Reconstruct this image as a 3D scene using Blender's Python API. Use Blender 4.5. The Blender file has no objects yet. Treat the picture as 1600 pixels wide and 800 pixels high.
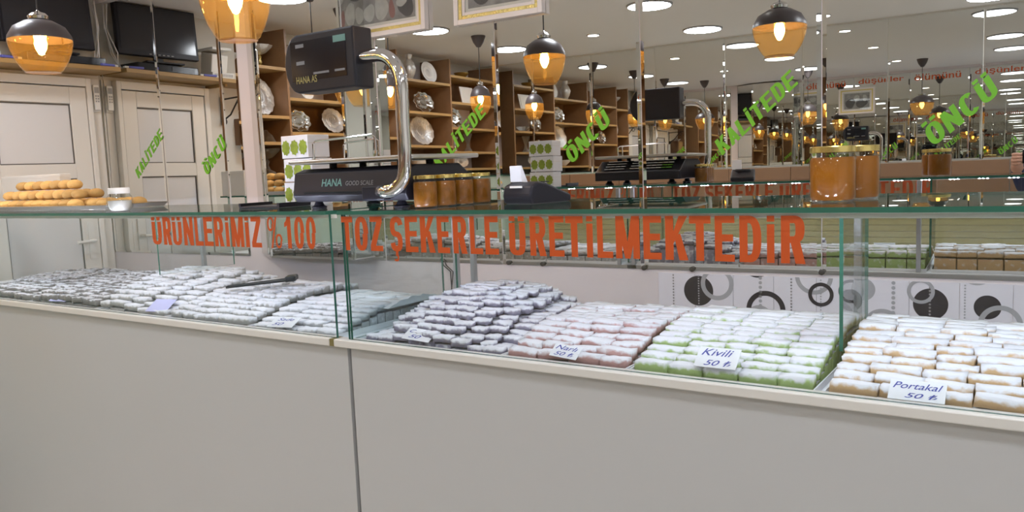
import bpy, bmesh, math, random
import numpy as np
from mathutils import Matrix, Vector

C = bpy.context.scene.collection
SC = bpy.context.scene
PI = math.pi
rng = random.Random(7)

# ------------------------------------------------------------------ camera
F = 1268.0                      # focal length in pixels of the 1600 x 800 frame
U = 0.86                        # metres per layout unit; every builder below converts
EYE = 1.55                      # camera height above the floor (layout units)
_vx = np.array([-1083 - 800, 342 - 400, F]); _vy = np.array([1660 - 800, 226 - 400, F])
AX = -_vx / np.linalg.norm(_vx)
AY = _vy / np.linalg.norm(_vy); AY = AY - AX * (AX @ AY); AY /= np.linalg.norm(AY)
AZ = np.cross(AX, AY)
ROT = np.stack([AX, AY, AZ])    # world = ROT @ camera (x right, y down, z forward)
cam_data = bpy.data.cameras.new('camera')
cam_data.sensor_width = 36.0
cam_data.lens = F / 1600 * 36
cam_data.clip_start = 0.02
cam = bpy.data.objects.new('camera', cam_data)
C.objects.link(cam)
r_, d_, f_ = ROT[:, 0], ROT[:, 1], ROT[:, 2]
cam.matrix_world = Matrix(((r_[0], -d_[0], -f_[0], 0), (r_[1], -d_[1], -f_[1], 0), (r_[2], -d_[2], -f_[2], EYE * U), (0, 0, 0, 1)))
SC.camera = cam

# ------------------------------------------------------------------ world, exposure
w = bpy.data.worlds.new('world'); SC.world = w; w.use_nodes = True
w.node_tree.nodes['Background'].inputs[0].default_value = (0.9, 0.93, 1.0, 1)
w.node_tree.nodes['Background'].inputs[1].default_value = 0.05
SC.view_settings.view_transform = 'Standard'
SC.view_settings.look = 'None'
SC.view_settings.gamma = 1.0
SC.view_settings.use_curve_mapping = False
SC.view_settings.exposure = 0.17
cy = SC.cycles
cy.max_bounces = 16; cy.glossy_bounces = 12; cy.diffuse_bounces = 4
cy.transmission_bounces = 8; cy.transparent_max_bounces = 40
cy.caustics_reflective = True; cy.caustics_refractive = False
cy.blur_glossy = 0.5; cy.sample_clamp_indirect = 4.0
PANEL_W = 40.0                  # radiance of the round ceiling panels
LED_W = 320.0                   # radiance of the small LEDs in the counter
BULB_W = 150.0                  # radiance of the pendant bulbs


# ------------------------------------------------------------------ pixel helpers
def ray(x, y):
    return ROT @ np.array([x - 800.0, y - 400.0, F])


def on(axis, x, y, val):
    """point (relative to the eye) where the ray of a photo pixel meets a plane axis = val"""
    d = ray(x, y)
    return d * val / d[axis]


D0 = 1.627                      # distance of the counter front from the eye
phi, tau, MC = math.radians(-1.8), math.radians(-0.35), 2.97
MN = np.array([math.sin(phi) * math.cos(tau), math.cos(phi) * math.cos(tau), math.sin(tau)])
MX = np.cross(MN, [0, 0, 1.0]); MX /= np.linalg.norm(MX)
MZ = np.cross(MX, MN)
MO = MN * MC


def M(u, v, wz):
    """mirror-wall coordinates (along, into the wall, up from the eye) to world"""
    p = MO + MX * u + MN * v + MZ * wz
    return (p[0], p[1], p[2] + EYE)


def mpix(x, y):
    d = ray(x, y); p = d * MC / (d @ MN) - MO
    return p @ MX, p @ MZ


PA = np.array([-3.30, 2.70]); PB = np.array([-2.75, 2.73])
_t = (PB - PA) / np.linalg.norm(PB - PA)
PN = np.array([-_t[1], _t[0], 0.0]); PC = PN[:2] @ PA


def via(x, y, axis, val, pil=False):
    """point that a photo pixel shows after one reflection in the mirror wall (or its pilaster)"""
    nn, cc = (PN, PC) if pil else (MN, MC)
    d = ray(x, y); d = d / np.linalg.norm(d)
    p = d * cc / (d @ nn); q = d - 2 * (d @ nn) * nn
    return p + q * (val - p[axis]) / q[axis]


# ------------------------------------------------------------------ materials
MATS = {}


def nodes(name):
    m = bpy.data.materials.new(name); m.use_nodes = True
    nt = m.node_tree
    return m, nt, nt.nodes['Principled BSDF'], nt.nodes['Material Output']


def pbr(name, col, rough=0.5, metal=0.0, noise=0.0, scale=20, bump=0.0, bscale=60, spec=0.5, coat=0.0):
    m, nt, p, out = nodes(name)
    p.inputs['Base Color'].default_value = (*col, 1)
    p.inputs['Roughness'].default_value = rough
    p.inputs['Metallic'].default_value = metal
    p.inputs['Specular IOR Level'].default_value = spec
    p.inputs['Coat Weight'].default_value = coat
    if noise or bump:
        tc = nt.nodes.new('ShaderNodeTexCoord')
    if noise:
        n = nt.nodes.new('ShaderNodeTexNoise'); n.inputs['Scale'].default_value = scale; n.inputs['Detail'].default_value = 4
        r = nt.nodes.new('ShaderNodeMix'); r.data_type = 'RGBA'
        r.inputs[6].default_value = (*[c * (1 - noise) for c in col], 1)
        r.inputs[7].default_value = (*[min(1, c * (1 + noise)) for c in col], 1)
        nt.links.new(tc.outputs['Object'], n.inputs['Vector'])
        nt.links.new(n.outputs['Fac'], r.inputs[0]); nt.links.new(r.outputs[2], p.inputs['Base Color'])
    if bump:
        n2 = nt.nodes.new('ShaderNodeTexNoise'); n2.inputs['Scale'].default_value = bscale; n2.inputs['Detail'].default_value = 3
        b = nt.nodes.new('ShaderNodeBump'); b.inputs['Strength'].default_value = bump; b.inputs['Distance'].default_value = 0.004
        nt.links.new(tc.outputs['Object'], n2.inputs['Vector'])
        nt.links.new(n2.outputs['Fac'], b.inputs['Height']); nt.links.new(b.outputs[0], p.inputs['Normal'])
    MATS[name] = m
    return m


def emit(name, col, strength):
    m, nt, p, out = nodes(name)
    nt.nodes.remove(p)
    e = nt.nodes.new('ShaderNodeEmission'); e.inputs[0].default_value = (*col, 1); e.inputs[1].default_value = strength
    nt.links.new(e.outputs[0], out.inputs[0])
    MATS[name] = m
    return m


def thin_glass(name, tint, diff=0.0, diffcol=(1, 1, 1), ior=1.5, rough=0.0):
    """clear pane: Fresnel reflection over a tinted see-through body (light passes, shadows stay clear)"""
    m, nt, p, out = nodes(name)
    nt.nodes.remove(p)
    tr = nt.nodes.new('ShaderNodeBsdfTransparent'); tr.inputs[0].default_value = (*tint, 1)
    gl = nt.nodes.new('ShaderNodeBsdfGlossy'); gl.inputs['Roughness'].default_value = rough
    # Schlick reflectance from the angle to the sheet, the same from both sides
    ge = nt.nodes.new('ShaderNodeNewGeometry'); L = nt.links.new
    dt = nt.nodes.new('ShaderNodeVectorMath'); dt.operation = 'DOT_PRODUCT'; L(ge.outputs['Normal'], dt.inputs[0]); L(ge.outputs['Incoming'], dt.inputs[1])
    ab = nt.nodes.new('ShaderNodeMath'); ab.operation = 'ABSOLUTE'; L(dt.outputs['Value'], ab.inputs[0])
    om = nt.nodes.new('ShaderNodeMath'); om.operation = 'SUBTRACT'; om.inputs[0].default_value = 1.0; om.use_clamp = True; L(ab.outputs[0], om.inputs[1])
    pw = nt.nodes.new('ShaderNodeMath'); pw.operation = 'POWER'; pw.inputs[1].default_value = 5.0; L(om.outputs[0], pw.inputs[0])
    r0 = ((ior - 1) / (ior + 1)) ** 2
    fr = nt.nodes.new('ShaderNodeMath'); fr.operation = 'MULTIPLY_ADD'; fr.inputs[1].default_value = 1 - r0; fr.inputs[2].default_value = r0; L(pw.outputs[0], fr.inputs[0])
    mx = nt.nodes.new('ShaderNodeMixShader')
    body = tr.outputs[0]
    if diff:
        df = nt.nodes.new('ShaderNodeBsdfTranslucent'); df.inputs[0].default_value = (*diffcol, 1)
        m2 = nt.nodes.new('ShaderNodeMixShader'); m2.inputs[0].default_value = diff
        nt.links.new(tr.outputs[0], m2.inputs[1]); nt.links.new(df.outputs[0], m2.inputs[2]); body = m2.outputs[0]
    nt.links.new(fr.outputs[0], mx.inputs[0]); nt.links.new(body, mx.inputs[1]); nt.links.new(gl.outputs[0], mx.inputs[2])
    nt.links.new(mx.outputs[0], out.inputs[0])
    MATS[name] = m
    return m


def mirror_mat(name, col):
    m, nt, p, out = nodes(name)
    nt.nodes.remove(p)
    gl = nt.nodes.new('ShaderNodeBsdfGlossy'); gl.inputs[0].default_value = (*col, 1); gl.inputs['Roughness'].default_value = 0.0
    nt.links.new(gl.outputs[0], out.inputs[0])
    MATS[name] = m
    return m


def sugar_mat(name, col, dust=0.5, white=(0.77, 0.77, 0.81)):
    """coloured jelly strip whose upper faces carry a patchy layer of icing sugar"""
    m, nt, p, out = nodes(name)
    p.inputs['Roughness'].default_value = 0.75
    p.inputs['Specular IOR Level'].default_value = 0.2
    L = nt.links.new
    tc = nt.nodes.new('ShaderNodeTexCoord'); oi = nt.nodes.new('ShaderNodeObjectInfo')
    add = nt.nodes.new('ShaderNodeVectorMath'); add.operation = 'ADD'
    mul = nt.nodes.new('ShaderNodeMath'); mul.operation = 'MULTIPLY'; mul.inputs[1].default_value = 9.0
    L(oi.outputs['Random'], mul.inputs[0]); L(tc.outputs['Object'], add.inputs[0]); L(mul.outputs[0], add.inputs[1])
    nz = nt.nodes.new('ShaderNodeTexNoise'); nz.inputs['Scale'].default_value = 55; nz.inputs['Detail'].default_value = 3
    L(add.outputs[0], nz.inputs['Vector'])
    sx = nt.nodes.new('ShaderNodeSeparateXYZ'); L(tc.outputs['Normal'], sx.inputs[0])
    a = nt.nodes.new('ShaderNodeMath'); a.operation = 'MULTIPLY_ADD'; a.inputs[1].default_value = 1.9; L(nz.outputs['Fac'], a.inputs[0]); L(sx.outputs['Z'], a.inputs[2])
    a2 = nt.nodes.new('ShaderNodeMath'); a2.operation = 'ADD'; a2.inputs[1].default_value = dust - 1.45; L(a.outputs[0], a2.inputs[0])
    mr = nt.nodes.new('ShaderNodeMapRange'); mr.inputs[1].default_value = 0.08; mr.inputs[2].default_value = 0.6; L(a2.outputs[0], mr.inputs[0])
    mx = nt.nodes.new('ShaderNodeMix'); mx.data_type = 'RGBA'
    mx.inputs[6].default_value = (*col, 1); mx.inputs[7].default_value = (*white, 1)
    L(mr.outputs[0], mx.inputs[0]); L(mx.outputs[2], p.inputs['Base Color'])
    b = nt.nodes.new('ShaderNodeBump'); b.inputs['Strength'].default_value = 0.6; b.inputs['Distance'].default_value = 0.003
    L(nz.outputs['Fac'], b.inputs['Height']); L(b.outputs[0], p.inputs['Normal'])
    MATS[name] = m
    return m


def wood_mat(name, c1, c2, scale=4.0):
    m, nt, p, out = nodes(name)
    L = nt.links.new
    tc = nt.nodes.new('ShaderNodeTexCoord'); mp = nt.nodes.new('ShaderNodeMapping'); mp.inputs['Scale'].default_value = (6, 1, 6)
    nz = nt.nodes.new('ShaderNodeTexNoise'); nz.inputs['Scale'].default_value = scale; nz.inputs['Detail'].default_value = 6; nz.inputs['Distortion'].default_value = 0.6
    L(tc.outputs['Object'], mp.inputs[0]); L(mp.outputs[0], nz.inputs['Vector'])
    mx = nt.nodes.new('ShaderNodeMix'); mx.data_type = 'RGBA'; mx.inputs[6].default_value = (*c1, 1); mx.inputs[7].default_value = (*c2, 1)
    L(nz.outputs['Fac'], mx.inputs[0]); L(mx.outputs[2], p.inputs['Base Color']); p.inputs['Roughness'].default_value = 0.45
    MATS[name] = m
    return m


def tile_floor(name):
    m, nt, p, out = nodes(name)
    L = nt.links.new
    tc = nt.nodes.new('ShaderNodeTexCoord'); br = nt.nodes.new('ShaderNodeTexBrick')
    br.offset = 0.0; br.inputs['Scale'].default_value = 1.0; br.inputs['Brick Width'].default_value = 0.45; br.inputs['Row Height'].default_value = 0.45
    br.inputs['Mortar Size'].default_value = 0.004
    br.inputs['Color1'].default_value = (0.55, 0.52, 0.47, 1); br.inputs['Color2'].default_value = (0.50, 0.47, 0.43, 1); br.inputs['Mortar'].default_value = (0.25, 0.23, 0.2, 1)
    L(tc.outputs['Object'], br.inputs['Vector']); L(br.outputs['Color'], p.inputs['Base Color']); p.inputs['Roughness'].default_value = 0.25
    MATS[name] = m


pbr('ceiling', (0.84, 0.82, 0.79), 0.9, noise=0.02, scale=2)
pbr('plaster', (0.66, 0.64, 0.58), 0.8, noise=0.03, scale=3)
pbr('beige_wall', (0.65, 0.595, 0.59), 0.7, noise=0.05, scale=4)
pbr('pvc', (0.74, 0.72, 0.67), 0.35)
pbr('pvc_panel', (0.70, 0.70, 0.70), 0.22)
pbr('gasket', (0.10, 0.09, 0.08), 0.6)
pbr('laminate', (0.55, 0.545, 0.535), 0.38, noise=0.015, scale=1.5)
pbr('ledge', (0.74, 0.71, 0.66), 0.3)
pbr('plug', (0.20, 0.16, 0.05), 0.6)
pbr('white_tray', (0.82, 0.82, 0.85), 0.45)
pbr('aluminium', (0.55, 0.56, 0.58), 0.35, metal=1.0)
pbr('chrome', (0.78, 0.76, 0.76), 0.06, metal=1.0)
pbr('steel', (0.62, 0.60, 0.57), 0.3, metal=1.0, noise=0.06, scale=60)
pbr('silver', (0.86, 0.85, 0.82), 0.28, metal=0.75, noise=0.35, scale=50, bump=1.0, bscale=60)
pbr('silver_plain', (0.84, 0.83, 0.81), 0.12, metal=1.0)
pbr('porcelain', (0.80, 0.79, 0.77), 0.15)
pbr('brass', (0.72, 0.55, 0.22), 0.2, metal=1.0)
pbr('black_plastic', (0.014, 0.013, 0.018), 0.42, spec=0.3)
pbr('black_gloss', (0.012, 0.012, 0.016), 0.12)
pbr('dark_cap', (0.075, 0.060, 0.060), 0.35)
pbr('screen', (0.03, 0.03, 0.035), 0.15)
pbr('white_plastic', (0.75, 0.74, 0.70), 0.4)
pbr('grey_plastic', (0.35, 0.35, 0.34), 0.5)
pbr('blue_plastic', (0.10, 0.11, 0.40), 0.5)
pbr('paper_white', (0.80, 0.81, 0.84), 0.7)
pbr('paper_lilac', (0.52, 0.52, 0.80), 0.7)
pbr('ink_blue', (0.055, 0.07, 0.36), 0.6)
pbr('orange_vinyl', (0.58, 0.085, 0.010), 0.45)
pbr('green_vinyl', (0.15, 0.46, 0.015), 0.45)
pbr('scale_print', (0.13, 0.27, 0.24), 0.5)
pbr('grey_print', (0.20, 0.20, 0.21), 0.5)
pbr('yellow_print', (0.35, 0.30, 0.10), 0.5)
pbr('cookie', (0.60, 0.37, 0.12), 0.8, noise=0.18, scale=30, bump=0.5, bscale=90)
pbr('sugar_fill', (0.42, 0.40, 0.35), 0.8)
pbr('honey', (0.22, 0.072, 0.001), 0.35, noise=0.2, scale=18, spec=0.2)
pbr('preserve', (0.17, 0.062, 0.004), 0.35, noise=0.7, scale=40, spec=0.2)
pbr('gold_lid', (0.78, 0.62, 0.22), 0.25, metal=1.0)
pbr('label_orange', (0.75, 0.38, 0.12), 0.5)
pbr('label_cream', (0.80, 0.70, 0.50), 0.5)
pbr('leaf_green', (0.25, 0.33, 0.03), 0.6, noise=0.4, scale=60)
pbr('disc_black', (0.028, 0.024, 0.032), 0.3)
pbr('ring_grey', (0.36, 0.36, 0.37), 0.35)
pbr('tile_white', (0.72, 0.70, 0.74), 0.22)
pbr('frame_white', (0.70, 0.66, 0.64), 0.35)
pbr('frame_gold', (0.62, 0.52, 0.20), 0.35, metal=0.7, bump=1.0, bscale=120)
pbr('photo_grey', (0.26, 0.25, 0.25), 0.4, noise=0.8, scale=24)
pbr('photo_pale', (0.46, 0.46, 0.45), 0.4, noise=0.35, scale=30)
pbr('photo_dark', (0.06, 0.055, 0.06), 0.4)
pbr('photo_red', (0.28, 0.13, 0.12), 0.5)
pbr('photo_mount', (0.72, 0.71, 0.69), 0.6)
pbr('slat', (0.42, 0.37, 0.19), 0.5, noise=0.12, scale=5)
pbr('brown_board', (0.24, 0.135, 0.075), 0.4, noise=0.1, scale=5)
pbr('case_green', (0.40, 0.50, 0.44), 0.2)
pbr('iron', (0.03, 0.026, 0.025), 0.5)
pbr('wire_white', (0.6, 0.58, 0.56), 0.5)
pbr('navy_cloth', (0.022, 0.03, 0.085), 0.9, noise=0.2, scale=40)
pbr('skin', (0.46, 0.25, 0.17), 0.55)
pbr('powder', (0.83, 0.83, 0.87), 0.9, bump=0.8, bscale=70)
def vary(name, amt):
    nt = MATS[name].node_tree; p = nt.nodes['Principled BSDF']; src = p.inputs['Base Color'].links[0].from_socket
    oi = nt.nodes.new('ShaderNodeObjectInfo'); mr = nt.nodes.new('ShaderNodeMapRange'); mr.inputs[3].default_value = 1 - amt; mr.inputs[4].default_value = 1 + amt
    hs = nt.nodes.new('ShaderNodeHueSaturation')
    nt.links.new(oi.outputs['Random'], mr.inputs[0]); nt.links.new(mr.outputs[0], hs.inputs['Value']); nt.links.new(src, hs.inputs['Color']); nt.links.new(hs.outputs[0], p.inputs['Base Color'])


vary('cookie', 0.28)
wood_mat('oak', (0.29, 0.175, 0.062), (0.40, 0.25, 0.095))
wood_mat('brown_wood', (0.19, 0.10, 0.045), (0.26, 0.145, 0.07))
wood_mat('dark_wood', (0.15, 0.075, 0.035), (0.22, 0.115, 0.055))
tile_floor('floor_tile')
mirror_mat('mirror', (0.80, 0.80, 0.77))
thin_glass('glass', (0.955, 0.978, 0.975))
pbr('glass_edge', (0.035, 0.145, 0.10), 0.15, spec=0.6)
thin_glass('clear_glass', (0.95, 0.96, 0.95))
thin_glass('crystal', (0.80, 0.80, 0.80), 0.35, (0.9, 0.9, 0.88), rough=0.05)
thin_glass('amber', (0.95, 0.83, 0.58), 0.035, (0.95, 0.62, 0.24))
emit('panel_light', (0.92, 0.97, 1.06), PANEL_W)
emit('led', (0.74, 0.76, 1.0), LED_W)
emit('bulb', (1.0, 0.56, 0.13), BULB_W)
emit('spot', (1.0, 0.96, 0.92), 14.0)
for nm, col, du in (('kiwi', (0.38, 0.50, 0.20), 0.50), ('pomegranate', (0.52, 0.31, 0.29), 0.46), ('orange', (0.58, 0.39, 0.21), 0.48),
                    ('walnut', (0.28, 0.26, 0.33), 0.60), ('plain', (0.40, 0.39, 0.37), 0.52), ('nut', (0.25, 0.23, 0.22), 0.10), ('snow', (0.45, 0.45, 0.46), 0.62)):
    sugar_mat(nm, col, du)


# ------------------------------------------------------------------ mesh helpers
class B:
    """collects shapes of one part and links them as one mesh object"""

    def __init__(self):
        self.v, self.f, self.mi, self.mats = [], [], [], []

    def _m(self, mat):
        if mat not in self.mats: self.mats.append(mat)
        return self.mats.index(mat)

    def add(self, verts, faces, mat):
        k = len(self.v); i = self._m(mat)
        self.v += [tuple(p) for p in verts]
        for f in faces: self.f.append(tuple(k + j for j in f)); self.mi.append(i)
        return self

    def box(self, a, b, mat, T=None):
        (x0, y0, z0), (x1, y1, z1) = a, b
        vs = [(x, y, z) for z in (z0, z1) for y in (y0, y1) for x in (x0, x1)]
        if T: vs = [T(*p) for p in vs]
        return self.add(vs, [(0, 2, 3, 1), (4, 5, 7, 6), (0, 1, 5, 4), (2, 6, 7, 3), (0, 4, 6, 2), (1, 3, 7, 5)], mat)

    def prism(self, poly, z0, z1, mat, T=None):
        n = len(poly)
        vs = [(x, y, z0) for x, y in poly] + [(x, y, z1) for x, y in poly]
        if T: vs = [T(*p) for p in vs]
        fs = [tuple(range(n - 1, -1, -1)), tuple(range(n, 2 * n))] + [(i, (i + 1) % n, n + (i + 1) % n, n + i) for i in range(n)]
        return self.add(vs, fs, mat)

    def lathe(self, prof, mat, n=24, T=None, sx=1, sy=1, c0=(0, 0), scal=0.0, ns=12):
        vs = []
        for r, z in prof:
            for i in range(n):
                a = 2 * PI * i / n
                rr = r * (1 + scal * math.cos(ns * a))
                vs.append((c0[0] + rr * math.cos(a) * sx, c0[1] + rr * math.sin(a) * sy, z))
        if T: vs = [T(*p) for p in vs]
        fs = []
        m = len(prof)
        for j in range(m - 1):
            for i in range(n):
                fs.append((j * n + i, j * n + (i + 1) % n, (j + 1) * n + (i + 1) % n, (j + 1) * n + i))
        if prof[0][0] > 1e-5: fs.append(tuple(range(n - 1, -1, -1)))
        if prof[-1][0] > 1e-5: fs.append(tuple((m - 1) * n + i for i in range(n)))
        return self.add(vs, fs, mat)

    def tube(self, pts, r, mat, n=8, closed=False):
        pts = [Vector(p) for p in pts]; vs = []; up = Vector((0.123, 0.2, 1)).normalized()
        m = len(pts)
        for i, p in enumerate(pts):
            t = (pts[(i + 1) % m] - pts[i - 1]) if closed else (pts[min(i + 1, m - 1)] - pts[max(i - 1, 0)])
            t.normalize()
            s = t.cross(up)
            if s.length < 1e-3: s = t.cross(Vector((1, 0, 0)))
            s.normalize(); q = s.cross(t)
            rr = r[i] if isinstance(r, (list, tuple)) else r
            for k in range(n):
                a = 2 * PI * k / n
                vs.append(tuple(p + s * rr * math.cos(a) + q * rr * math.sin(a)))
        fs = []
        for j in range(m if closed else m - 1):
            for k in range(n):
                j2 = (j + 1) % m
                fs.append((j * n + k, j * n + (k + 1) % n, j2 * n + (k + 1) % n, j2 * n + k))
        if not closed:
            fs.append(tuple(range(n - 1, -1, -1))); fs.append(tuple((m - 1) * n + k for k in range(n)))
        return self.add(vs, fs, mat)

    def pane(self, a, b, thin, mat, edge):
        """glass sheet: broad faces of glass, narrow rim faces of the green edge material; thin = axis of thickness"""
        (x0, y0, z0), (x1, y1, z1) = a, b
        vs = [(x, y, z) for z in (z0, z1) for y in (y0, y1) for x in (x0, x1)]
        fs = [((0, 2, 3, 1), 2), ((4, 5, 7, 6), 2), ((0, 1, 5, 4), 1), ((2, 6, 7, 3), 1), ((0, 4, 6, 2), 0), ((1, 3, 7, 5), 0)]
        self.add(vs, [f for f, ax in fs if ax == thin], mat)
        k = len(self.v) - 8; i = self._m(edge)
        for f, ax in fs:
            if ax != thin: self.f.append(tuple(k + j for j in f)); self.mi.append(i)
        return self

    def build(self, name, parent=None, loc=None, rot=None, smooth=False, bevel=0.0, seg=2):
        me = bpy.data.meshes.new(name)
        me.from_pydata([(p[0] * U, p[1] * U, p[2] * U) for p in self.v], [], self.f)
        for m in self.mats: me.materials.append(MATS[m])
        me.polygons.foreach_set('material_index', self.mi)
        bm = bmesh.new(); bm.from_mesh(me)
        bmesh.ops.recalc_face_normals(bm, faces=bm.faces)
        if bevel:
            bmesh.ops.bevel(bm, geom=[e for e in bm.edges], offset=bevel * U, segments=seg, affect='EDGES', profile=0.5)
        bm.to_mesh(me); bm.free()
        if smooth:
            me.polygons.foreach_set('use_smooth', [True] * len(me.polygons))
            try: me.set_sharp_from_angle(angle=math.radians(40))
            except Exception: pass
        me.update()
        o = bpy.data.objects.new(name, me); C.objects.link(o)
        if loc is not None: o.location = [c * U for c in loc]
        if rot is not None: o.rotation_euler = rot
        if parent is not None: o.parent = parent
        return o


def tag(o, label=None, cat=None, group=None, kind=None):
    if label: o['label'] = label
    if cat: o['category'] = cat
    if group: o['group'] = group
    if kind: o['kind'] = kind
    return o


def thing(name, label, cat, loc=(0, 0, 0), rot=(0, 0, 0), group=None):
    o = bpy.data.objects.new(name, None); o.empty_display_size = 0.05
    C.objects.link(o); o.location = [c * U for c in loc]; o.rotation_euler = rot
    return tag(o, label, cat, group)


def dup(root, loc, rot=None, label=None, group=None):
    r = root.copy(); C.objects.link(r); r.location = [c * U for c in loc]
    if rot is not None: r.rotation_euler = rot
    if label: r['label'] = label
    if group: r['group'] = group
    for ch in list(root.children):
        c = ch.copy(); C.objects.link(c); c.parent = r
        for g in list(ch.children):
            h = g.copy(); C.objects.link(h); h.parent = c
    return r


_glyph = {}


def glyphs(txt, bold=0.0, shear=0.0, space=1.0):
    """vertices and faces of a text set in Blender's own font, in its own x/y plane"""
    key = (txt, bold, shear, space)
    if key in _glyph: return _glyph[key]
    cu = bpy.data.curves.new('t', 'FONT'); cu.body = txt; cu.offset = bold; cu.shear = shear; cu.space_character = space
    cu.resolution_u = 4
    ob = bpy.data.objects.new('t', cu); C.objects.link(ob)
    dg = bpy.context.evaluated_depsgraph_get(); dg.update()
    me = bpy.data.meshes.new_from_object(ob.evaluated_get(dg))
    vs = np.array([v.co[:] for v in me.vertices]); fs = [tuple(p.vertices) for p in me.polygons]
    bpy.data.objects.remove(ob); bpy.data.curves.remove(cu); bpy.data.meshes.remove(me)
    _glyph[key] = (vs, fs)
    return vs, fs


def fit_text(b, txt, T, wdt, hgt, mat, bold=0.0, shear=0.0, x0=0.0, y0=0.0, space=1.0):
    """put a text into b, stretched to wdt x hgt from (x0, y0) of the plane mapped by T(x, y)"""
    vs, fs = glyphs(txt, bold, shear, space)
    lo, hi = vs.min(0), vs.max(0)
    out = [T(x0 + (p[0] - lo[0]) / (hi[0] - lo[0]) * wdt, y0 + (p[1] - lo[1]) / (hi[1] - lo[1]) * hgt) for p in vs]
    b.add(out, fs, mat)


def block(ch):
    """polygons of a heavy condensed capital in the unit square"""
    sx, sy = .37, .155
    R = lambda a, b, c_, d: [(a, b), (c_, b), (c_, d), (a, d)]

    def arc(cx, cy, rx, ry, tx, ty, a0, a1, n=14, p=2.5):
        def pt(a, rx, ry):
            c_, s_ = math.cos(a), math.sin(a)
            return (cx + rx * math.copysign(abs(c_) ** (2 / p), c_), cy + ry * math.copysign(abs(s_) ** (2 / p), s_))
        out = []
        for k in range(n):
            a, b = a0 + (a1 - a0) * k / n, a0 + (a1 - a0) * (k + 1) / n
            out.append([pt(a, rx, ry), pt(b, rx, ry), pt(b, rx - tx, ry - ty), pt(a, rx - tx, ry - ty)])
        return out
    low = lambda ps, k: [[(x, y * k) for x, y in p] for p in ps]
    dots = [R(.04, .875, .40, 1), R(.60, .875, .96, 1)]
    if ch in 'O0': return arc(.5, .5, .5, .5, sx, sy, 0, 2 * PI, 28)
    if ch == 'U': return [R(0, .3, sx, 1), R(1 - sx, .3, 1, 1)] + arc(.5, .3, .5, .3, sx, sy, PI, 2 * PI)
    if ch == 'Ü': return low(block('U'), .83) + dots
    if ch == 'Ö': return low(block('O'), .83) + dots
    if ch in 'iİ': return [R(0, 0, 1, .82), R(0, .875, 1, 1)]
    if ch == 'L': return [R(0, 0, sx, 1), R(sx, 0, 1, sy)]
    if ch == 'E': return [R(0, 0, sx, 1), R(sx, 0, 1, sy), R(sx, 1 - sy, 1, 1), R(sx, .44, .93, .44 + sy)]
    if ch == 'T': return [R(0, 1 - sy * 1.1, 1, 1), R(.5 - sx / 2, 0, .5 + sx / 2, 1 - sy)]
    if ch == 'K': return [R(0, 0, sx, 1), [(sx * .9, .34), (sx * .9, .60), (.62, 1), (1, 1)], [(.40, .56), (.68, .60), (1.02, 0), (.62, 0)]]
    if ch == 'R': return [R(0, 0, sx, 1), R(sx, 1 - sy, .6, 1), R(sx, .43, .6, .43 + sy * .9)] + arc(.55, .715, .43, .285, sx, sy, -PI / 2, PI / 2) + [[(.40, .46), (.78, .50), (1.02, 0), (.62, 0)]]
    if ch == 'D': return [R(0, 0, sx, 1), R(sx, 0, .5, sy), R(sx, 1 - sy, .5, 1)] + arc(.45, .5, .55, .5, sx, sy, -PI / 2, PI / 2, 20)
    if ch == 'M': return [R(0, 0, .27, 1), R(.73, 0, 1, 1), [(0, 1), (.33, 1), (.61, 0), (.39, 0)], [(1, 1), (.67, 1), (.39, 0), (.61, 0)]]
    if ch == 'N': return [R(0, 0, .34, 1), R(.66, 0, 1, 1), [(0, 1), (.36, 1), (1, 0), (.64, 0)]]
    if ch == 'Z': return [R(0, 1 - sy, 1, 1), R(0, 0, 1, sy), [(.56, 1 - sy), (1, 1 - sy), (.44, sy), (0, sy)]]
    if ch == 'S': return arc(.5, .71, .5, .29, sx, sy * 1.05, .15, 1.5 * PI) + arc(.5, .29, .5, .29, sx, sy * 1.05, -PI + .15, PI / 2)
    if ch == 'Ş': return [[(x, .22 + y * .78) for x, y in p] for p in block('S')] + [R(.42, .12, .62, .23)] + arc(.46, .09, .22, .09, .13, .045, -PI * .8, PI / 2, 8)
    if ch == '1': return [R(.38, 0, .95, 1), [(.38, .72), (0, .66), (0, .80), (.24, .86), (.45, 1), (.60, 1)]]
    if ch == '%': return arc(.22, .77, .22, .23, .11, .075, 0, 2 * PI, 20) + arc(.78, .23, .22, .23, .11, .075, 0, 2 * PI, 20) + [[(.62, 1), (.74, 1), (.38, 0), (.26, 0)]]
    if ch == 'A': return [[(0, 0), (.35, 0), (.66, 1), (.33, 1)], [(1, 0), (.65, 0), (.34, 1), (.67, 1)], R(.24, .18, .76, .33)]
    if ch == 'C': return arc(.5, .5, .5, .5, sx, sy, .75, 2 * PI - .75, 24)
    return [R(0, 0, 1, 1)]


def put_block(b, ch, T, x0, y0, wd, hg, mat, shear=0.0):
    """every stroke lies a hair nearer the room (-y) than the one before, so that none coincide"""
    for k, p in enumerate(block(ch)):
        b.add([tuple(c_ - (.00012 * k if ax == 1 else 0) for ax, c_ in enumerate(T(x0 + x * wd + shear * y * hg, y0 + y * hg))) for x, y in p], [tuple(range(len(p)))], mat)


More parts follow.
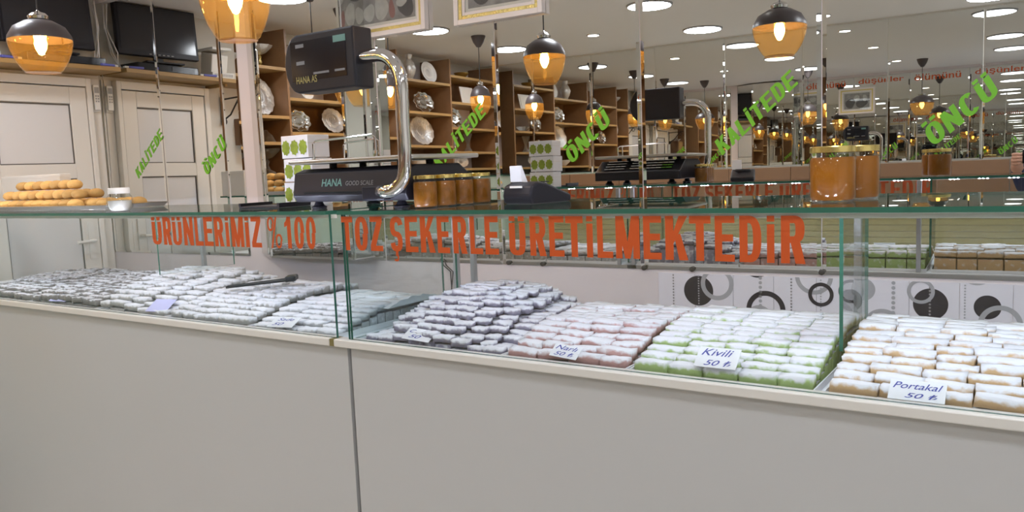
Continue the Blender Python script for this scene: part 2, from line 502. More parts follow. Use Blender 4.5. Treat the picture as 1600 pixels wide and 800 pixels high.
# ------------------------------------------------------------------ room shell
XL, XR, YF, ZC = -4.93, 2.4, -1.36, EYE + 1.13      # left wall, right wall, wall behind the photographer, ceiling
tag(B().box((XL - .1, YF - .3, -.06), (XR + .1, 3.35, 0), 'floor_tile').build('floor'), kind='structure')
tag(B().box((XL - .1, YF - .3, ZC), (XR + .1, 3.35, ZC + .06), 'ceiling').build('ceiling'), kind='structure')
wall_left = tag(B().box((XL - .08, YF - .3, 0), (XL, 3.3, ZC), 'plaster').build('wall_left'), kind='structure')
tag(B().box((XR, YF - .1, 0), (XR + .08, 3.3, ZC), 'plaster').build('wall_right'), kind='structure')
NH = np.array([MN[0], MN[1], 0]); NH /= np.linalg.norm(NH)


def TF(u, v, wz):
    """coordinates of the wall behind the photographer: along, into the wall, up from the eye"""
    p = np.array([0, YF, 0]) + MX * u - NH * v
    return (p[0], p[1], EYE + wz)


wall_front = tag(B().box((XL - .02, 0, -EYE), (XR + .02, .08, ZC - EYE), 'plaster', T=TF).build('wall_front'), kind='structure')
wb = B().box((-5.0, 0, -EYE), (2.46, .07, 1.15), 'beige_wall', T=M)
wall_back = tag(wb.build('wall_back'), kind='structure')


def mirror_panel(b, T, u0, u1, w0, w1, t=.006, bev=.014, dep=.0022):
    """mirror sheet with a polished bevel along its rim; T(u, v, w), front towards -v"""
    o = [(u0, -t + dep, w0), (u1, -t + dep, w0), (u1, -t + dep, w1), (u0, -t + dep, w1)]
    i = [(u0 + bev, -t, w0 + bev), (u1 - bev, -t, w0 + bev), (u1 - bev, -t, w1 - bev), (u0 + bev, -t, w1 - bev)]
    k = [(u0, -.0003, w0), (u1, -.0003, w0), (u1, -.0003, w1), (u0, -.0003, w1)]
    vs = [T(*p) for p in i + o + k]
    fs = [(0, 1, 2, 3)] + [(j, 4 + j, 4 + (j + 1) % 4, (j + 1) % 4) for j in range(4)] + [(4 + j, 8 + j, 8 + (j + 1) % 4, 4 + (j + 1) % 4) for j in range(4)] + [(11, 10, 9, 8)]
    b.add(vs, fs, 'mirror')


WB, WT = -.40, 1.115
seams = [-2.595, -1.925, -1.26, -.595, .07, .735, 1.40, 2.065]
panels = {}
for u0, u1 in [(-4.935, -4.803), (-4.80, -4.255), (-4.25, -3.705), (-3.70, -3.565), (-2.735, -2.600)] + [(a + .002, c - .002) for a, c in zip(seams[:-1], seams[1:])]:
    b = B(); mirror_panel(b, M, u0, u1, WB, WT)
    panels[round((u0 + u1) / 2, 2)] = b.build('mirror_panel', wall_back)
# mirrored pilaster: left slanting face, front, short right return
pil_pts = [np.array([-3.555, 2.851]), PA, PB, np.array([-2.738, 2.885])]
pc = [tuple(p) for p in pil_pts]
pil_core = [(pc[0][0] + .006, pc[0][1] - .003), (pc[1][0] + .004, pc[1][1] + .008), (pc[2][0] - .007, pc[2][1] + .007), (pc[3][0] - .007, pc[3][1])]
pil = B().prism(pil_core, EYE + WB + .002, EYE + WT, 'plaster').build('pilaster', wall_back)
for a, c in zip(pil_pts[:-1], pil_pts[1:]):
    t = (c - a) / np.linalg.norm(c - a); nn = np.array([-t[1], t[0]])

    def TP(u, v, wz, a=a, t=t, nn=nn):
        p = a + t * u + nn * v
        return (p[0], p[1], EYE + wz)
    b = B(); mirror_panel(b, TP, .001, np.linalg.norm(c - a) - .001, WB, WT, bev=.012 if np.linalg.norm(c - a) > .3 else .006)
    b.build('mirror_panel', pil)

# green vinyl words on the mirrors
for txt, lo, hi, L, H in (('KALİTEDE', (213, 272), (255, 210), .36, .058), ('ÖNCÜ', (320, 268), (352, 222), .24, .066),
                          ('KALİTEDE', (684, 252), (752, 178), .36, .058), ('ÖNCÜ', (890, 246), (945, 185), .24, .066),
                          ('KALİTEDE', (1128, 234), (1232, 122), .36, .058), ('ÖNCÜ', (1452, 226), (1545, 126), .24, .066)):
    ua, wa = mpix(*lo); ub, wb_ = mpix(*hi)
    ang = math.radians(41)
    mid = ((ua + ub) / 2, (wa + wb_) / 2)
    ca, sa = math.cos(ang), math.sin(ang)

    def TV(x, y, mid=mid, ca=ca, sa=sa):
        return M(mid[0] + x * ca - y * sa, -.0072, mid[1] + x * sa + y * ca)
    b = B(); adv = [(.34 if c_ == 'İ' else 1.0) for c_ in txt]; gap = .16; tot = sum(adv) + gap * (len(txt) - 1); x = -L / 2
    for c_, a_ in zip(txt, adv):
        tall = 1.2 if c_ in 'İÖÜ' else 1.0
        put_block(b, c_, TV, x, -H / 2, a_ * L / tot, H * tall, 'green_vinyl', shear=.22); x += (a_ + gap) * L / tot
    par = min(panels, key=lambda k: abs(k - mid[0]))
    b.build('lettering', panels[par])
# orange line of lettering high on the mirror, seen again in the facing mirrors
for u0, u1, txt, key in ((-2.56, -2.00, 'ölümünü', -2.26), (-1.90, -1.30, 'düşünler', -1.59), (-1.24, -.66, 'ölümünü', -.93), (-.57, .02, 'düşünler', -.26)):
    b = B(); fit_text(b, txt, lambda x, y: M(x, -.0072, y), u1 - u0 - .06, .085, 'orange_vinyl', bold=.012, x0=u0 + .03, y0=1.005)
    b.build('lettering', panels[min(panels, key=lambda k: abs(k - key))])

# lower wall: patterned boards with circles, right of the plain painted part
ub0 = -1.205
bw = .148
boards = []
for k in range(16):
    u0 = ub0 + k * bw
    boards.append(B().box((u0 + .0008, -.004, -EYE + .02), (u0 + bw - .0008, 0, WB - .012), 'tile_white', T=M).build('wall_board', wall_back))


def ring(b, cu, cw, r1, r0, mat, v=-.0045, n=40, clip=WB - .012):
    """flat printed disc (r0 = 0) or ring on the boards"""
    vs, fs = [], []
    for i in range(n):
        a = 2 * PI * i / n
        for r in (r1, r0):
            vs.append(M(cu + r * math.cos(a), v, min(cw + r * math.sin(a), clip)))
    for i in range(n):
        j = (i + 1) % n
        fs.append((2 * i, 2 * j, 2 * j + 1, 2 * i + 1))
    b.add(vs, fs, mat)


circ = [(1092, 454, 23, 0, 'disc_black', 0), (1121, 443, 26, 19, 'ring_grey', 1), (1183, 414, 20, 0, 'disc_black', 0), (1197, 484, 31, 23, 'disc_black', 1), (1187, 496, 20, 0, 'ring_grey', 0),
        (1252, 412, 19, 0, 'disc_black', 0), (1272, 432, 30, 23, 'ring_grey', 1), (1283, 460, 20, 14, 'disc_black', 2), (1349, 452, 19, 0, 'ring_grey', 0), (1330, 455, 20, 15, 'disc_black', 1),
        (1379, 510, 31, 24, 'ring_grey', 0), (1439, 455, 22, 16, 'ring_grey', 2), (1454, 475, 28, 0, 'disc_black', 0), (1527, 420, 30, 0, 'ring_grey', 0), (1543, 480, 22, 0, 'disc_black', 0), (1563, 507, 36, 27, 'ring_grey', 1)]
for x, y, r, r0, mt, lay in circ:
    u, wv = mpix(x, y); u2, _ = mpix(x + r, y); s = (u2 - u) / r
    k = min(len(boards) - 1, max(0, int((u - ub0) / bw)))
    b = B(); ring(b, u, wv, r * s, r0 * s, mt, v=-.0045 - .0004 * lay)
    b.build('printed_ring' if r0 else 'printed_disc', boards[k])
for k in range(16):                                      # dotted vertical lines
    b = B(); uu = ub0 + k * bw + (.062, .015, .10)[k % 3]; rr = (.0035, .003, .0065)[k % 3]
    wv = WB - .02
    while wv > -.75:
        ring(b, uu, wv, rr, 0, 'ring_grey' if k % 3 else 'photo_grey', v=-.0049, n=8); wv -= rr * (3.2 if k % 3 != 2 else 2.6)
    b.build('dotted_line', boards[k])
# small mirror clips under the mirror edge
for x, y in ((850, 412), (1008, 418), (1083, 420), (1285, 425), (797, 410)):
    u, wv = mpix(x, y)
    tag(B().lathe([(.004, -.012), (.010, -.010), (.010, 0), (.005, .002)], 'iron', n=10, T=lambda a, c_, d, u=u, wv=wv: M(u + a, -.006 + d, wv + c_)).build('mirror_clip', wall_back))

b = B()
for k in range(2):
    ua, wa = mpix(690 + 5 * k, 404); ub, wb2 = mpix(706 + 4 * k, 424); uc, wc = mpix(709 - 2 * k, 462)
    b.tube([M(ua, -.006, wa), M((ua + ub) / 2 - .01, -.012, (wa + wb2) / 2), M(ub, -.010, wb2), M(uc, -.012, wc)], .0028, 'iron', n=6)
tag(b.build('wall_cable', smooth=True), 'thin black cable hanging on the painted wall under the mirrors', 'cable')
# wall behind the photographer: mirrors above, brown boards, pale slats below
u = XL + .02
while u < XR - .1:
    b = B(); mirror_panel(b, TF, u, min(u + .663, XR - .005), -.035, WT); b.build('mirror_panel', wall_front); u += .667
u = XL + .02
while u < XR - .1:
    B().box((u, -.022, -.43), (min(u + .535, XR - .005), 0, -.04), 'brown_board', T=TF).build('wood_board', wall_front); u += .54
for k in range(20):
    z1 = -.445 - k * .05
    B().box((XL + .02, -.014, z1 - .047), (XR - .01, 0, z1), 'slat', T=TF).build('slat', wall_front)

# ceiling lights: round flush panels in a grid, and small spots
lab = 'round white flush ceiling light panel, lit'
root = None
grid = [(-4.0, 1.72), (-4.0, .616), (-4.0, -.63), (-2.27, 1.6), (-2.27, .37), (-2.27, -.86), (-.2, 1.6), (-.2, .54), (-.2, -.98), (1.5, 1.6), (1.5, .4), (1.5, -.9)]  # the rightmost column is out of view, added to light the room
for x, y in grid:
    if root is None:
        root = thing('ceiling_light', lab, 'light', (x, y, ZC), group='round ceiling light panels')
        B().lathe([(.150, -.012), (.160, -.010), (.163, 0)], 'ring_grey', n=40).build('frame', root)
        B().lathe([(0, -.0135), (.150, -.0128)], 'panel_light', n=40).build('diffuser', root)
    else: dup(root, (x, y, ZC))
root = None
for x, y in [(-1.33, -.95), (-1.33, .35), (-1.33, 1.75), (-3.1, 1.0), (-3.1, -.5), (.8, .4)]:
    if root is None:
        root = thing('ceiling_spot', 'small round recessed ceiling spot, lit', 'light', (x, y, ZC), group='small ceiling spots')
        B().lathe([(.048, -.006), (.055, -.005), (.057, 0)], 'chrome', n=24).build('ring', root)
        B().lathe([(0, -.0075), (.047, -.007)], 'spot', n=24).build('lens', root)
    else: dup(root, (x, y, ZC))

# ------------------------------------------------------------------ left wall: door, shelf, electronics
door = tag(B().box((XL, 2.08, 0), (XL + .03, 2.70, EYE + .59), 'pvc').build('door_1'), kind='structure')


def door_frame(b, y0, y1, z0, z1, wd, x0, x1, mat):
    b.box((x0, y0, z0), (x1, y0 + wd, z1), mat); b.box((x0, y1 - wd, z0), (x1, y1, z1), mat)
    b.box((x0, y0 + wd, z0), (x1, y1 - wd, z0 + wd), mat); b.box((x0, y0 + wd, z1 - wd), (x1, y1 - wd, z1), mat)


b = B(); door_frame(b, 2.08, 2.70, .02, EYE + .588, .10, XL + .03, XL + .048, 'pvc'); b.box((XL + .03, 2.18, EYE + .046), (XL + .048, 2.60, EYE + .134), 'pvc')
b.build('door_leaf_frame', door, bevel=.004)
for z0, z1 in ((EYE + .137, EYE + .482), (.13, EYE + .043)):
    B().box((XL + .0305, 2.183, z0), (XL + .034, 2.597, z1), 'pvc_panel').build('door_panel', door)
    b = B(); door_frame(b, 2.18, 2.60, z0 - .003, z1 + .003, .006, XL + .034, XL + .0385, 'gasket'); b.build('gasket', door)
b = B(); b.box((XL + .048, 2.63, EYE - .44), (XL + .056, 2.665, EYE - .22), 'white_plastic'); b.tube([(XL + .056, 2.647, EYE - .33), (XL + .10, 2.647, EYE - .33), (XL + .10, 2.535, EYE - .335)], .010, 'white_plastic')
b.build('door_handle', door, smooth=True)
b = B().box((XL, 2.704, 0), (XL + .055, 2.735, EYE + .645), 'pvc'); b.box((XL, 2.035, 0), (XL + .055, 2.076, EYE + .645), 'pvc'); b.box((XL, 2.076, EYE + .594), (XL + .055, 2.704, EYE + .645), 'pvc')
tag(b.build('trim_1', bevel=.004), kind='structure')
tag(B().box((XL, 2.739, 0), (XL + .012, 2.805, EYE + .645), 'pvc').build('trim_2'), kind='structure')

b = B().box((XL, 1.47, EYE + .668), (XL + .27, 2.805, EYE + .694), 'oak')
shelf = tag(b.build('wall_shelf', bevel=.003), 'long honey-coloured wooden wall shelf above the white door', 'shelf')
for y in (1.62, 2.00):
    B().box((XL, y, EYE + .648), (XL + .20, y + .02, EYE + .667), 'oak').build('bracket', shelf)

# recorder box, television, small white machine, remotes
dv = thing('recorder_box', 'flat black recorder box on the wooden shelf under the television', 'recorder', (XL + .14, 2.50, EYE + .6945))
B().box((-.12, -.22, 0), (.12, .22, .045), 'black_gloss').build('case', dv, bevel=.004)
B().box((.1205, -.19, .008), (.1235, -.02, .036), 'screen').build('front_window', dv)
tv = thing('television', 'black flat television standing tilted on the shelf above the white door', 'television', (XL + .13, 2.47, EYE + .750), (0, math.radians(-4), math.radians(6)))
B().box((-.10, -.13, 0), (.08, .13, .012), 'black_plastic').build('foot', tv, bevel=.003)
B().box((-.02, -.03, .012), (.0, .03, .08), 'black_plastic').build('neck', tv)
B().box((-.015, -.275, .05), (.022, .275, .37), 'black_plastic').build('casing', tv, bevel=.006)
B().box((.0222, -.255, .085), (.0242, .255, .355), 'screen').build('screen', tv)
b = B()
for i in range(6): b.box((.0225, -.09 + i * .03, .062), (.025, -.075 + i * .03, .067), 'grey_plastic')
b.build('buttons', tv)
b = B()
for s, (y0, y1) in enumerate(((2.785, 2.74), (2.79, 2.735), (2.78, 2.76))):
    b.tube([(XL + .05 + .02 * s, y0, EYE + 1.10), (XL + .08, y0 + .01, EYE + .95), (XL + .07 + .03 * s, y0 - .02, EYE + .80), (XL + .12, y1, EYE + .71), (XL + .22, y1 + .01, EYE + .70)], .004, 'wire_white', n=6)
tag(b.build('cable_bundle', smooth=True), 'tangle of pale cables hanging behind the television to the shelf', 'cable')
for y in (2.745, 2.20):
    t = thing('power_plug', 'blue and white plug lying on the wooden shelf', 'plug', (XL + .245, y, EYE + .695), (0, 0, .2), 'plugs on the shelf')
    B().box((-.02, -.06, 0), (.02, .03, .014), 'blue_plastic').build('body', t, bevel=.003)
    B().box((-.016, .03, .001), (.016, .055, .013), 'white_plastic').build('cap', t, bevel=.002)
pr = thing('white_machine', 'small white desk machine with vents on the wooden shelf beside the television', 'machine', (XL + .155, 2.06, EYE + .6945), (0, 0, .1))
B().box((-.10, -.085, 0), (.10, .085, .038), 'white_plastic').build('base', pr, bevel=.004)
b = B(); b.prism([(-.075, .038), (.05, .038), (.075, .16), (-.05, .19)], -.062, .062, 'white_plastic', T=lambda a, c_, d: (a, d, c_)); b.build('body', pr, bevel=.006)
B().box((-.09, -.075, .188), (.10, .075, .205), 'white_plastic').build('lid', pr, bevel=.003)
b = B()
for i in range(12): b.box((.1002, -.07 + i * .012, .010), (.1012, -.063 + i * .012, .028), 'grey_plastic')
b.build('vent', pr)
root = None
for y in (2.772,):
    if root is None:
        root = thing('remote_control', 'slim white remote control in a holder on the wall beside the white door', 'remote control', (XL + .013, y, EYE + .445))
        B().box((0, -.021, 0), (.012, .021, .10), 'white_plastic').build('holder', root, bevel=.003)
        B().box((.012, -.019, .012), (.028, .019, .165), 'white_plastic').build('body', root, bevel=.004)
        B().box((.0282, -.014, .115), (.029, .014, .15), 'grey_plastic').build('display', root)
        b = B()
        for i in range(3):
            for j in range(2): b.box((.0282, -.012 + j * .014, .06 + i * .016), (.0295, -.003 + j * .014, .069 + i * .016), 'grey_plastic')
        b.build('buttons', root)
    else: dup(root, (XL + .013, y, EYE + .445))
# wrought iron bracket and wooden wall box further along the left wall
b = B(); pts = [(XL + .012, 1.90, EYE + .40), (XL + .012, 1.90, EYE + .60)]
b.tube(pts, .008, 'iron'); b.tube([(XL + .012, 1.90, EYE + .58), (XL + .26, 1.90, EYE + .59)], .006, 'iron')
b.tube([(XL + .015, 1.90, EYE + .43), (XL + .10, 1.90, EYE + .47), (XL + .19, 1.90, EYE + .575)], .006, 'iron')
b.tube([(XL + .20 + .022 * math.cos(a / 8 * 2 * PI), 1.90, EYE + .555 + .022 * math.sin(a / 8 * 2 * PI)) for a in range(8)], .004, 'iron', closed=True)
b.lathe([(0, -.01), (.022, -.008), (.025, 0), (.022, .008), (0, .01)], 'iron', n=12, T=lambda a, c_, d: (XL + .03 + a, 1.90 + d, EYE + .425 + c_))
tag(b.build('iron_bracket', smooth=True), 'black wrought iron scroll bracket fixed to the white wall', 'bracket')
t = thing('wall_box', 'brown wooden box hung on the wall beside the iron bracket', 'box', (XL + .0, 1.68, EYE + .26))
B().box((0.001, -.11, 0), (.13, .11, .19), 'dark_wood').build('body', t, bevel=.004)
B().box((.13, -.09, .02), (.138, .09, .17), 'oak').build('front', t, bevel=.003)
t = thing('silver_ornament', 'small scalloped silver dish on top of the brown wall box', 'dish', (XL + .07, 1.68, EYE + .4505))
B().lathe([(0, 0), (.03, .004), (.035, .01), (.06, .03), (.062, .034), (.03, .012), (0, .008)], 'silver', n=24, scal=.08, ns=8).build('bowl', t, smooth=True)

# ------------------------------------------------------------------ tall oak display shelf with silverware on the left wall
SX0, SX1 = XL, -4.58
bays = [(1.44, 1.09, (.80, .45, .26, .03)), (1.09, .30, (.82, .588, .335, .05)), (.30, -.50, (.85, .57, .272, .065)), (-.50, -1.345, (.938, .69, .45, .222, .06))]
t = thing('display_shelf', 'tall brown oak display shelf filled with silverware along the left wall', 'shelf', (SX0, 0, 0))
ys = [1.44] + [bb[1] for bb in bays]
for y in ys:
    yy = min(max(y, -1.335), 1.43)
    B().box((.012, yy - .010, EYE + .0), (SX1 - SX0, yy + .010, EYE + 1.08), 'brown_wood').build('side_panel', t)
for kb, (y0, y1, zs) in enumerate(bays):
    zz = sorted(zs) + [1.07]
    for kz in range(len(zz) - 1):
        B().box((.0005, y1 + .011, EYE + zz[kz] + .0005), (.012, y0 - .011, EYE + zz[kz + 1] - .023), ('brown_wood', 'beige_wall')[(kb + kz) % 2 if kb else 0]).build('back_board', t)
    for z in zs:
        B().box((.012, y1 + .0105, EYE + z - .022), (SX1 - SX0, y0 - .0105, EYE + z), 'oak').build('shelf_board', t)
bc = B().box((.0, -1.345, 0), (SX1 - SX0 + .12, 1.44, EYE - .03), 'case_green').build('base_cabinet', t)
B().box((.0, -1.345, EYE - .0295), (SX1 - SX0 + .13, 1.44, EYE - .0225), 'glass_edge').build('cabinet_top', t)


def zshelf(y, approx):
    for y0, y1, zs in bays:
        if y1 <= y <= y0: return EYE + min(zs, key=lambda z: abs(z - approx)) + .0012
    return EYE + approx


def lean_plate(rw, rh, mat, name, label, cat, y, zapp, scal=.03, ns=14, group=None, x=SX0 + .07):
    rw, rh = rw * 1.18, rh * 1.12
    z = zshelf(y, zapp)
    t = thing(name, label, cat, (x, y, z + .004), (0, math.radians(-14), 0), group)
    T = lambda a, c_, d: (d + .0, a, c_ + rh * (1 + scal))
    B().lathe([(0, -.004), (.6, -.004), (.66, .004), (.97, .012), (1.0, .014), (.97, .017), (.64, .009), (.58, .002), (0, .002)], mat, n=40, sx=rw, sy=rh, scal=scal, ns=ns, T=T).build('rim_dish', t, smooth=True)
    B().lathe([(.30, .0026), (.34, .0045), (.38, .0026)], mat, n=32, sx=rw, sy=rh, T=T).build('engraved_ring', t, smooth=True)
    return t


def lathe_thing(prof, mat, name, label, cat, y, zapp, x=SX0 + .14, scal=0.0, ns=10, base=None, group=None, k=1.0):
    t = thing(name, label, cat, (x, y, zshelf(y, zapp)), group=group)
    B().lathe([(r * k, z * k) for r, z in prof], mat, n=28, scal=scal, ns=ns).build('body', t, smooth=True)
    if base: B().lathe([(r * k, z * k) for r, z in base[0]], base[1], n=24).build('foot', t, smooth=True)
    return t


COMP = [(.012, .10), (.05, .115), (.095, .155), (.105, .175), (.098, .172), (.05, .13), (0, .115)]
FOOT = ([(.065, 0), (.06, .012), (.025, .03), (.014, .06), (.022, .085), (.012, .10)], 'brass')
VASE = [(.035, 0), (.045, .01), (.02, .05), (.016, .09), (.04, .16), (.05, .19), (.046, .19), (.035, .16), (.0, .10)]
BOWL = [(.03, 0), (.04, .008), (.085, .05), (.095, .07), (.09, .07), (.06, .03), (0, .015)]
EWER = [(.045, 0), (.03, .02), (.05, .06), (.065, .11), (.045, .16), (.025, .19), (.035, .23), (.03, .23), (.018, .19), (0, .15)]

def spot(px_, py_, pilr):
    p = via(px_, py_, 0, SX1 - .10, pilr)
    return p[1], p[2]


def put(kind, px_, py_, pilr, *a, **k):
    p = via(px_, py_, 0, SX1 - .02, pilr); y, z = p[1], p[2]
    hw = a[0] * 1.18 * 1.08 if kind == 'plate' else max(r_ for r_, z_ in a[0]) * k.get('k', 1.0) * (1 + k.get('scal', 0))
    for y0, y1, zs in bays:
        if y1 <= y <= y0: y = min(max(y, y1 + .014 + hw), y0 - .014 - hw); break
    if kind == 'plate':
        rw, rh, mat, name, label, cat = a
        return lean_plate(rw, rh, mat, name, label, cat, y, z, x=SX1 - .11, **k)
    prof, mat, name, label, cat = a
    return lathe_thing(prof, mat, name, label, cat, y, z, x=SX1 - .12, **k)


SFOOT = (FOOT[0], 'silver')
put('lathe', 424, 100, True, COMP, 'silver', 'silver_compote', 'silver footed bowl with a brass foot on the top shelf of the narrow bay', 'bowl', scal=.05, base=FOOT, k=.9)
put('plate', 436, 178, True, .105, .125, 'silver', 'oval_tray', 'large engraved oval silver tray leaning in the narrow bay', 'tray')
put('lathe', 434, 219, True, [(0, 0), (.075, 0), (.07, .006), (.05, .05), (.02, .075), (.012, .09), (0, .092)], 'crystal', 'glass_dome', 'small glass dome dish below the oval silver tray', 'dish')
put('lathe', 436, 272, True, [(r, z * 1.05) for r, z in COMP], 'crystal', 'crystal_compote', 'tall cut crystal footed bowl low in the narrow bay', 'bowl', scal=.04, base=([(r, z * 1.05) for r, z in FOOT[0]], 'crystal'))
put('plate', 496, 151, True, .065, .06, 'porcelain', 'round_plate', 'small white round plate beside the narrow bay', 'plate', scal=0)
put('plate', 486, 204, True, .105, .075, 'silver_plain', 'scalloped_dish', 'bright scalloped silver dish under the small white plate', 'dish', scal=.07, ns=9)
put('plate', 540, 206, True, .115, .092, 'silver', 'engraved_plate', 'dark engraved oval plate beside the scalloped dish', 'plate')
put('lathe', 550, 152, True, VASE, 'silver_plain', 'tall_silver_vase', 'tall silver vase in the second bay above the engraved plate', 'vase', k=.85)
put('lathe', 655, 119, False, EWER, 'silver', 'silver_jug', 'ornate silver jug beside the large white plate', 'jug')
put('plate', 686, 126, False, .098, .09, 'porcelain', 'large_white_plate', 'large plain white round plate on the top shelf of the third bay', 'plate', scal=0)
put('plate', 678, 173, False, .13, .085, 'silver_plain', 'ornate_tray', 'bright ornate silver tray in the middle of the third bay', 'tray', scal=.06, ns=10)
put('plate', 677, 225, False, .15, .12, 'silver', 'oval_engraved_plate', 'large dark engraved oval plate in the third bay', 'plate')
put('lathe', 672, 260, False, BOWL, 'porcelain', 'white_low_bowl', 'white low bowl on the bottom board of the third bay', 'bowl', scal=.02)
put('lathe', 735, 118, False, BOWL, 'brass', 'brass_bowl', 'brass bowl on the top shelf of the last bay', 'bowl', k=.8)
y_, z_ = spot(733, 157, False)
tq = thing('square_tray', 'cream square tray leaning at the top of the last bay', 'tray', (SX1 - .10, y_, zshelf(y_, z_)), (0, math.radians(-12), 0))
B().box((0, -.115, 0), (.012, .115, .175), 'porcelain').build('sheet', tq, bevel=.004); B().box((.012, -.09, .025), (.015, .09, .15), 'pvc').build('inner_panel', tq)
put('plate', 726, 196, False, .10, .085, 'silver_plain', 'shiny_dish', 'very bright fluted silver dish in the last bay', 'dish', scal=.08, ns=8)
put('lathe', 748, 200, False, BOWL, 'crystal', 'fluted_crystal_bowl', 'fluted crystal bowl beside the bright dish in the last bay', 'bowl', scal=.06, k=.8)
put('lathe', 725, 236, False, VASE, 'silver_plain', 'silver_vase', 'slim silver vase low in the last bay', 'vase', k=.75)
put('lathe', 746, 237, False, VASE, 'crystal', 'crystal_vase', 'flared crystal vase low in the last bay', 'vase', k=.95)
put('plate', 735, 261, False, .10, .054, 'porcelain', 'white_dish', 'white dish leaning on the lowest board of the last bay', 'dish', scal=.05)

# ------------------------------------------------------------------ counters
ZL = EYE - .469                  # top of the white ledge
ZG = EYE - .1105                 # underside of the glass top
YB = 2.245                       # back of the cases


def counter(name, label, x0, x1, ledge0, ledge1):
    t = thing(name, label, 'counter', (x0, D0, 0))
    o = Vector((x0, D0, 0))
    L = lambda x, y, z: (x - o.x, y - o.y, z)
    def bx(nm, a, c, mat, bev=0.0, par=t):
        return B().box(L(*a), L(*c), mat).build(nm, par, bevel=bev)
    bx('base_panel', (max(x0, x0 if x0 < -2 else x0 - .011), D0 + .012, .0), (x1 + (.030 if x1 < 0 else 0), D0 + .032, ZL - .024), 'laminate')
    bx('carcass', (x0, D0 + .033, .02), (x1, YB, ZL - .030), 'laminate')
    bx('ledge', (ledge0, D0 - .012, ZL - .0235), (ledge1, D0 + .030, ZL - .0012), 'ledge', .003)
    bx('deck', (x0, D0 + .031, ZL - .029), (x1, YB, ZL - .019), 'white_tray')
    fp = B().pane(L(x0 + .002, D0 + .004, ZL - .001), L(x1 - .002, D0 + .012, ZG - .0005), 1, 'glass', 'glass_edge').build('front_pane', t)
    B().pane(L(x0, D0 - .010, ZG), L(x1, 2.15, ZG + .0105), 2, 'glass', 'glass_edge').build('top_pane', t)
    return t, L, fp


RX0 = on(0, 540, 531, 1)[0] * 0 - 1.688
counter_r, LR, pane_r = counter('display_counter', 'white counter with a glass case, lettered TOZ ŞEKERLE ÜRETİLMEKTEDİR in orange', RX0, 1.9, RX0 - .045, 1.9)
counter_l, LL, pane_l = counter('display_counter', 'white counter with a glass case, lettered ÜRÜNLERİMİZ %100 in orange', -4.70, -1.733, -4.70, -1.752)
B().box(LL(-1.7515, D0 - .010, ZL - .023), LL(-1.7335, D0 + .03, ZL - .002), 'plug').build('end_plug', counter_l)
for x, par, LF in ((RX0 + .003, counter_r, LR), (-1.745, counter_l, LL)):      # end panes and rear posts
    B().pane(LF(x, D0 + .013, ZL - .018), LF(x + .008, 2.14, ZG - .0005), 0, 'glass', 'glass_edge').build('end_pane', par)
for x, par, LF in ((RX0 + .003, counter_r, LR), (-.440, counter_r, LR), (.9, counter_r, LR), (-1.76, counter_l, LL), (-3.2, counter_l, LL)):
    B().box(LF(x, 2.222, ZL - .018), LF(x + .018, 2.240, ZG - .001), 'aluminium').build('rear_post', par, bevel=.002)
# inner dividers resting over the sweets
for x, y0, zb, par, LF in ((-.3975, 1.86, ZL + .035, counter_r, LR), (-2.86, 1.80, ZL + .118, counter_l, LL), (.50, 1.86, ZL + .035, counter_r, LR)):
    B().pane(LF(x, y0, zb), LF(x + .008, 2.14, ZG - .0005), 0, 'glass', 'glass_edge').build('divider_pane', par)

# LED modules under the front of the glass top
led_mesh = None
for par, LF, x0, x1 in ((counter_r, LR, RX0 + .05, 1.2), (counter_l, LL, -4.3, -1.80)):
    strip = B().box(LF(x0 - .02, D0 + .0135, ZG - .0115), LF(x1 + .08, D0 + .022, ZG - .0015), 'white_plastic').build('led_strip', par)
    x = x0
    while x < x1:
        if led_mesh is None:
            b = B().box((0, 0, 0), (.05, .004, .010), 'white_plastic')
            for i in range(3):
                cx = .009 + i * .016
                b.lathe([(.0042, 0), (.0045, .0012), (0, .0028)], 'led', n=8, T=lambda a, c_, d, cx=cx: (cx + a, .0041 + d, .005 + c_))
            ob = b.build('led_module', strip); led_mesh = ob.data
        else:
            ob = bpy.data.objects.new('led_module', led_mesh); C.objects.link(ob); ob.parent = strip
        ob.location = [c * U for c in LF(x, D0 + .0222, ZG - .0128)]
        x += .117

# orange lettering, one glyph after the other from its place in the photograph
zt, zb_ = EYE - .1165, EYE - .2115


def letters(par, LF, seq, name='lettering'):
    b = B()
    for ch, xa, xb in seq:
        Xa, Xb = on(1, xa, 362, D0 + .004)[0], on(1, xb, 368, D0 + .004)[0]
        lo, hi = zb_, zt
        if ch == 'Ş': lo = zb_ - .026
        T = lambda x, y: LF(x, D0 + .0034, y)
        put_block(b, ch, T, Xa, lo, Xb - Xa, hi - lo, 'orange_vinyl')
    return b.build(name, par)


c1 = lambda s: [(ch, 220 + a / 5.333, 220 + c_ / 5.333) for ch, a, c_ in s]
c2 = lambda s: [(ch, 520 + a / 4.2105, 520 + c_ / 4.2105) for ch, a, c_ in s]
c3 = lambda s: [(ch, 880 + a / 4.1026, 880 + c_ / 4.1026) for ch, a, c_ in s]
letters(pane_l, LL, c1([('Ü', 96, 178), ('R', 188, 262), ('Ü', 266, 346), ('N', 358, 440), ('L', 452, 522), ('E', 527, 604), ('R', 614, 696), ('i', 708, 738), ('M', 756, 860), ('i', 872, 906), ('Z', 922, 1006)]))
letters(pane_l, LL, c1([('%', 1060, 1185), ('1', 1200, 1258), ('0', 1284, 1366), ('0', 1382, 1462)]))
letters(pane_r, LR, c2([('T', 60, 134), ('O', 148, 235), ('Z', 246, 328)]))
letters(pane_r, LR, c2([('Ş', 380, 463), ('E', 476, 560), ('K', 576, 672), ('E', 687, 768), ('R', 790, 884), ('L', 902, 986), ('E', 1000, 1090)]))
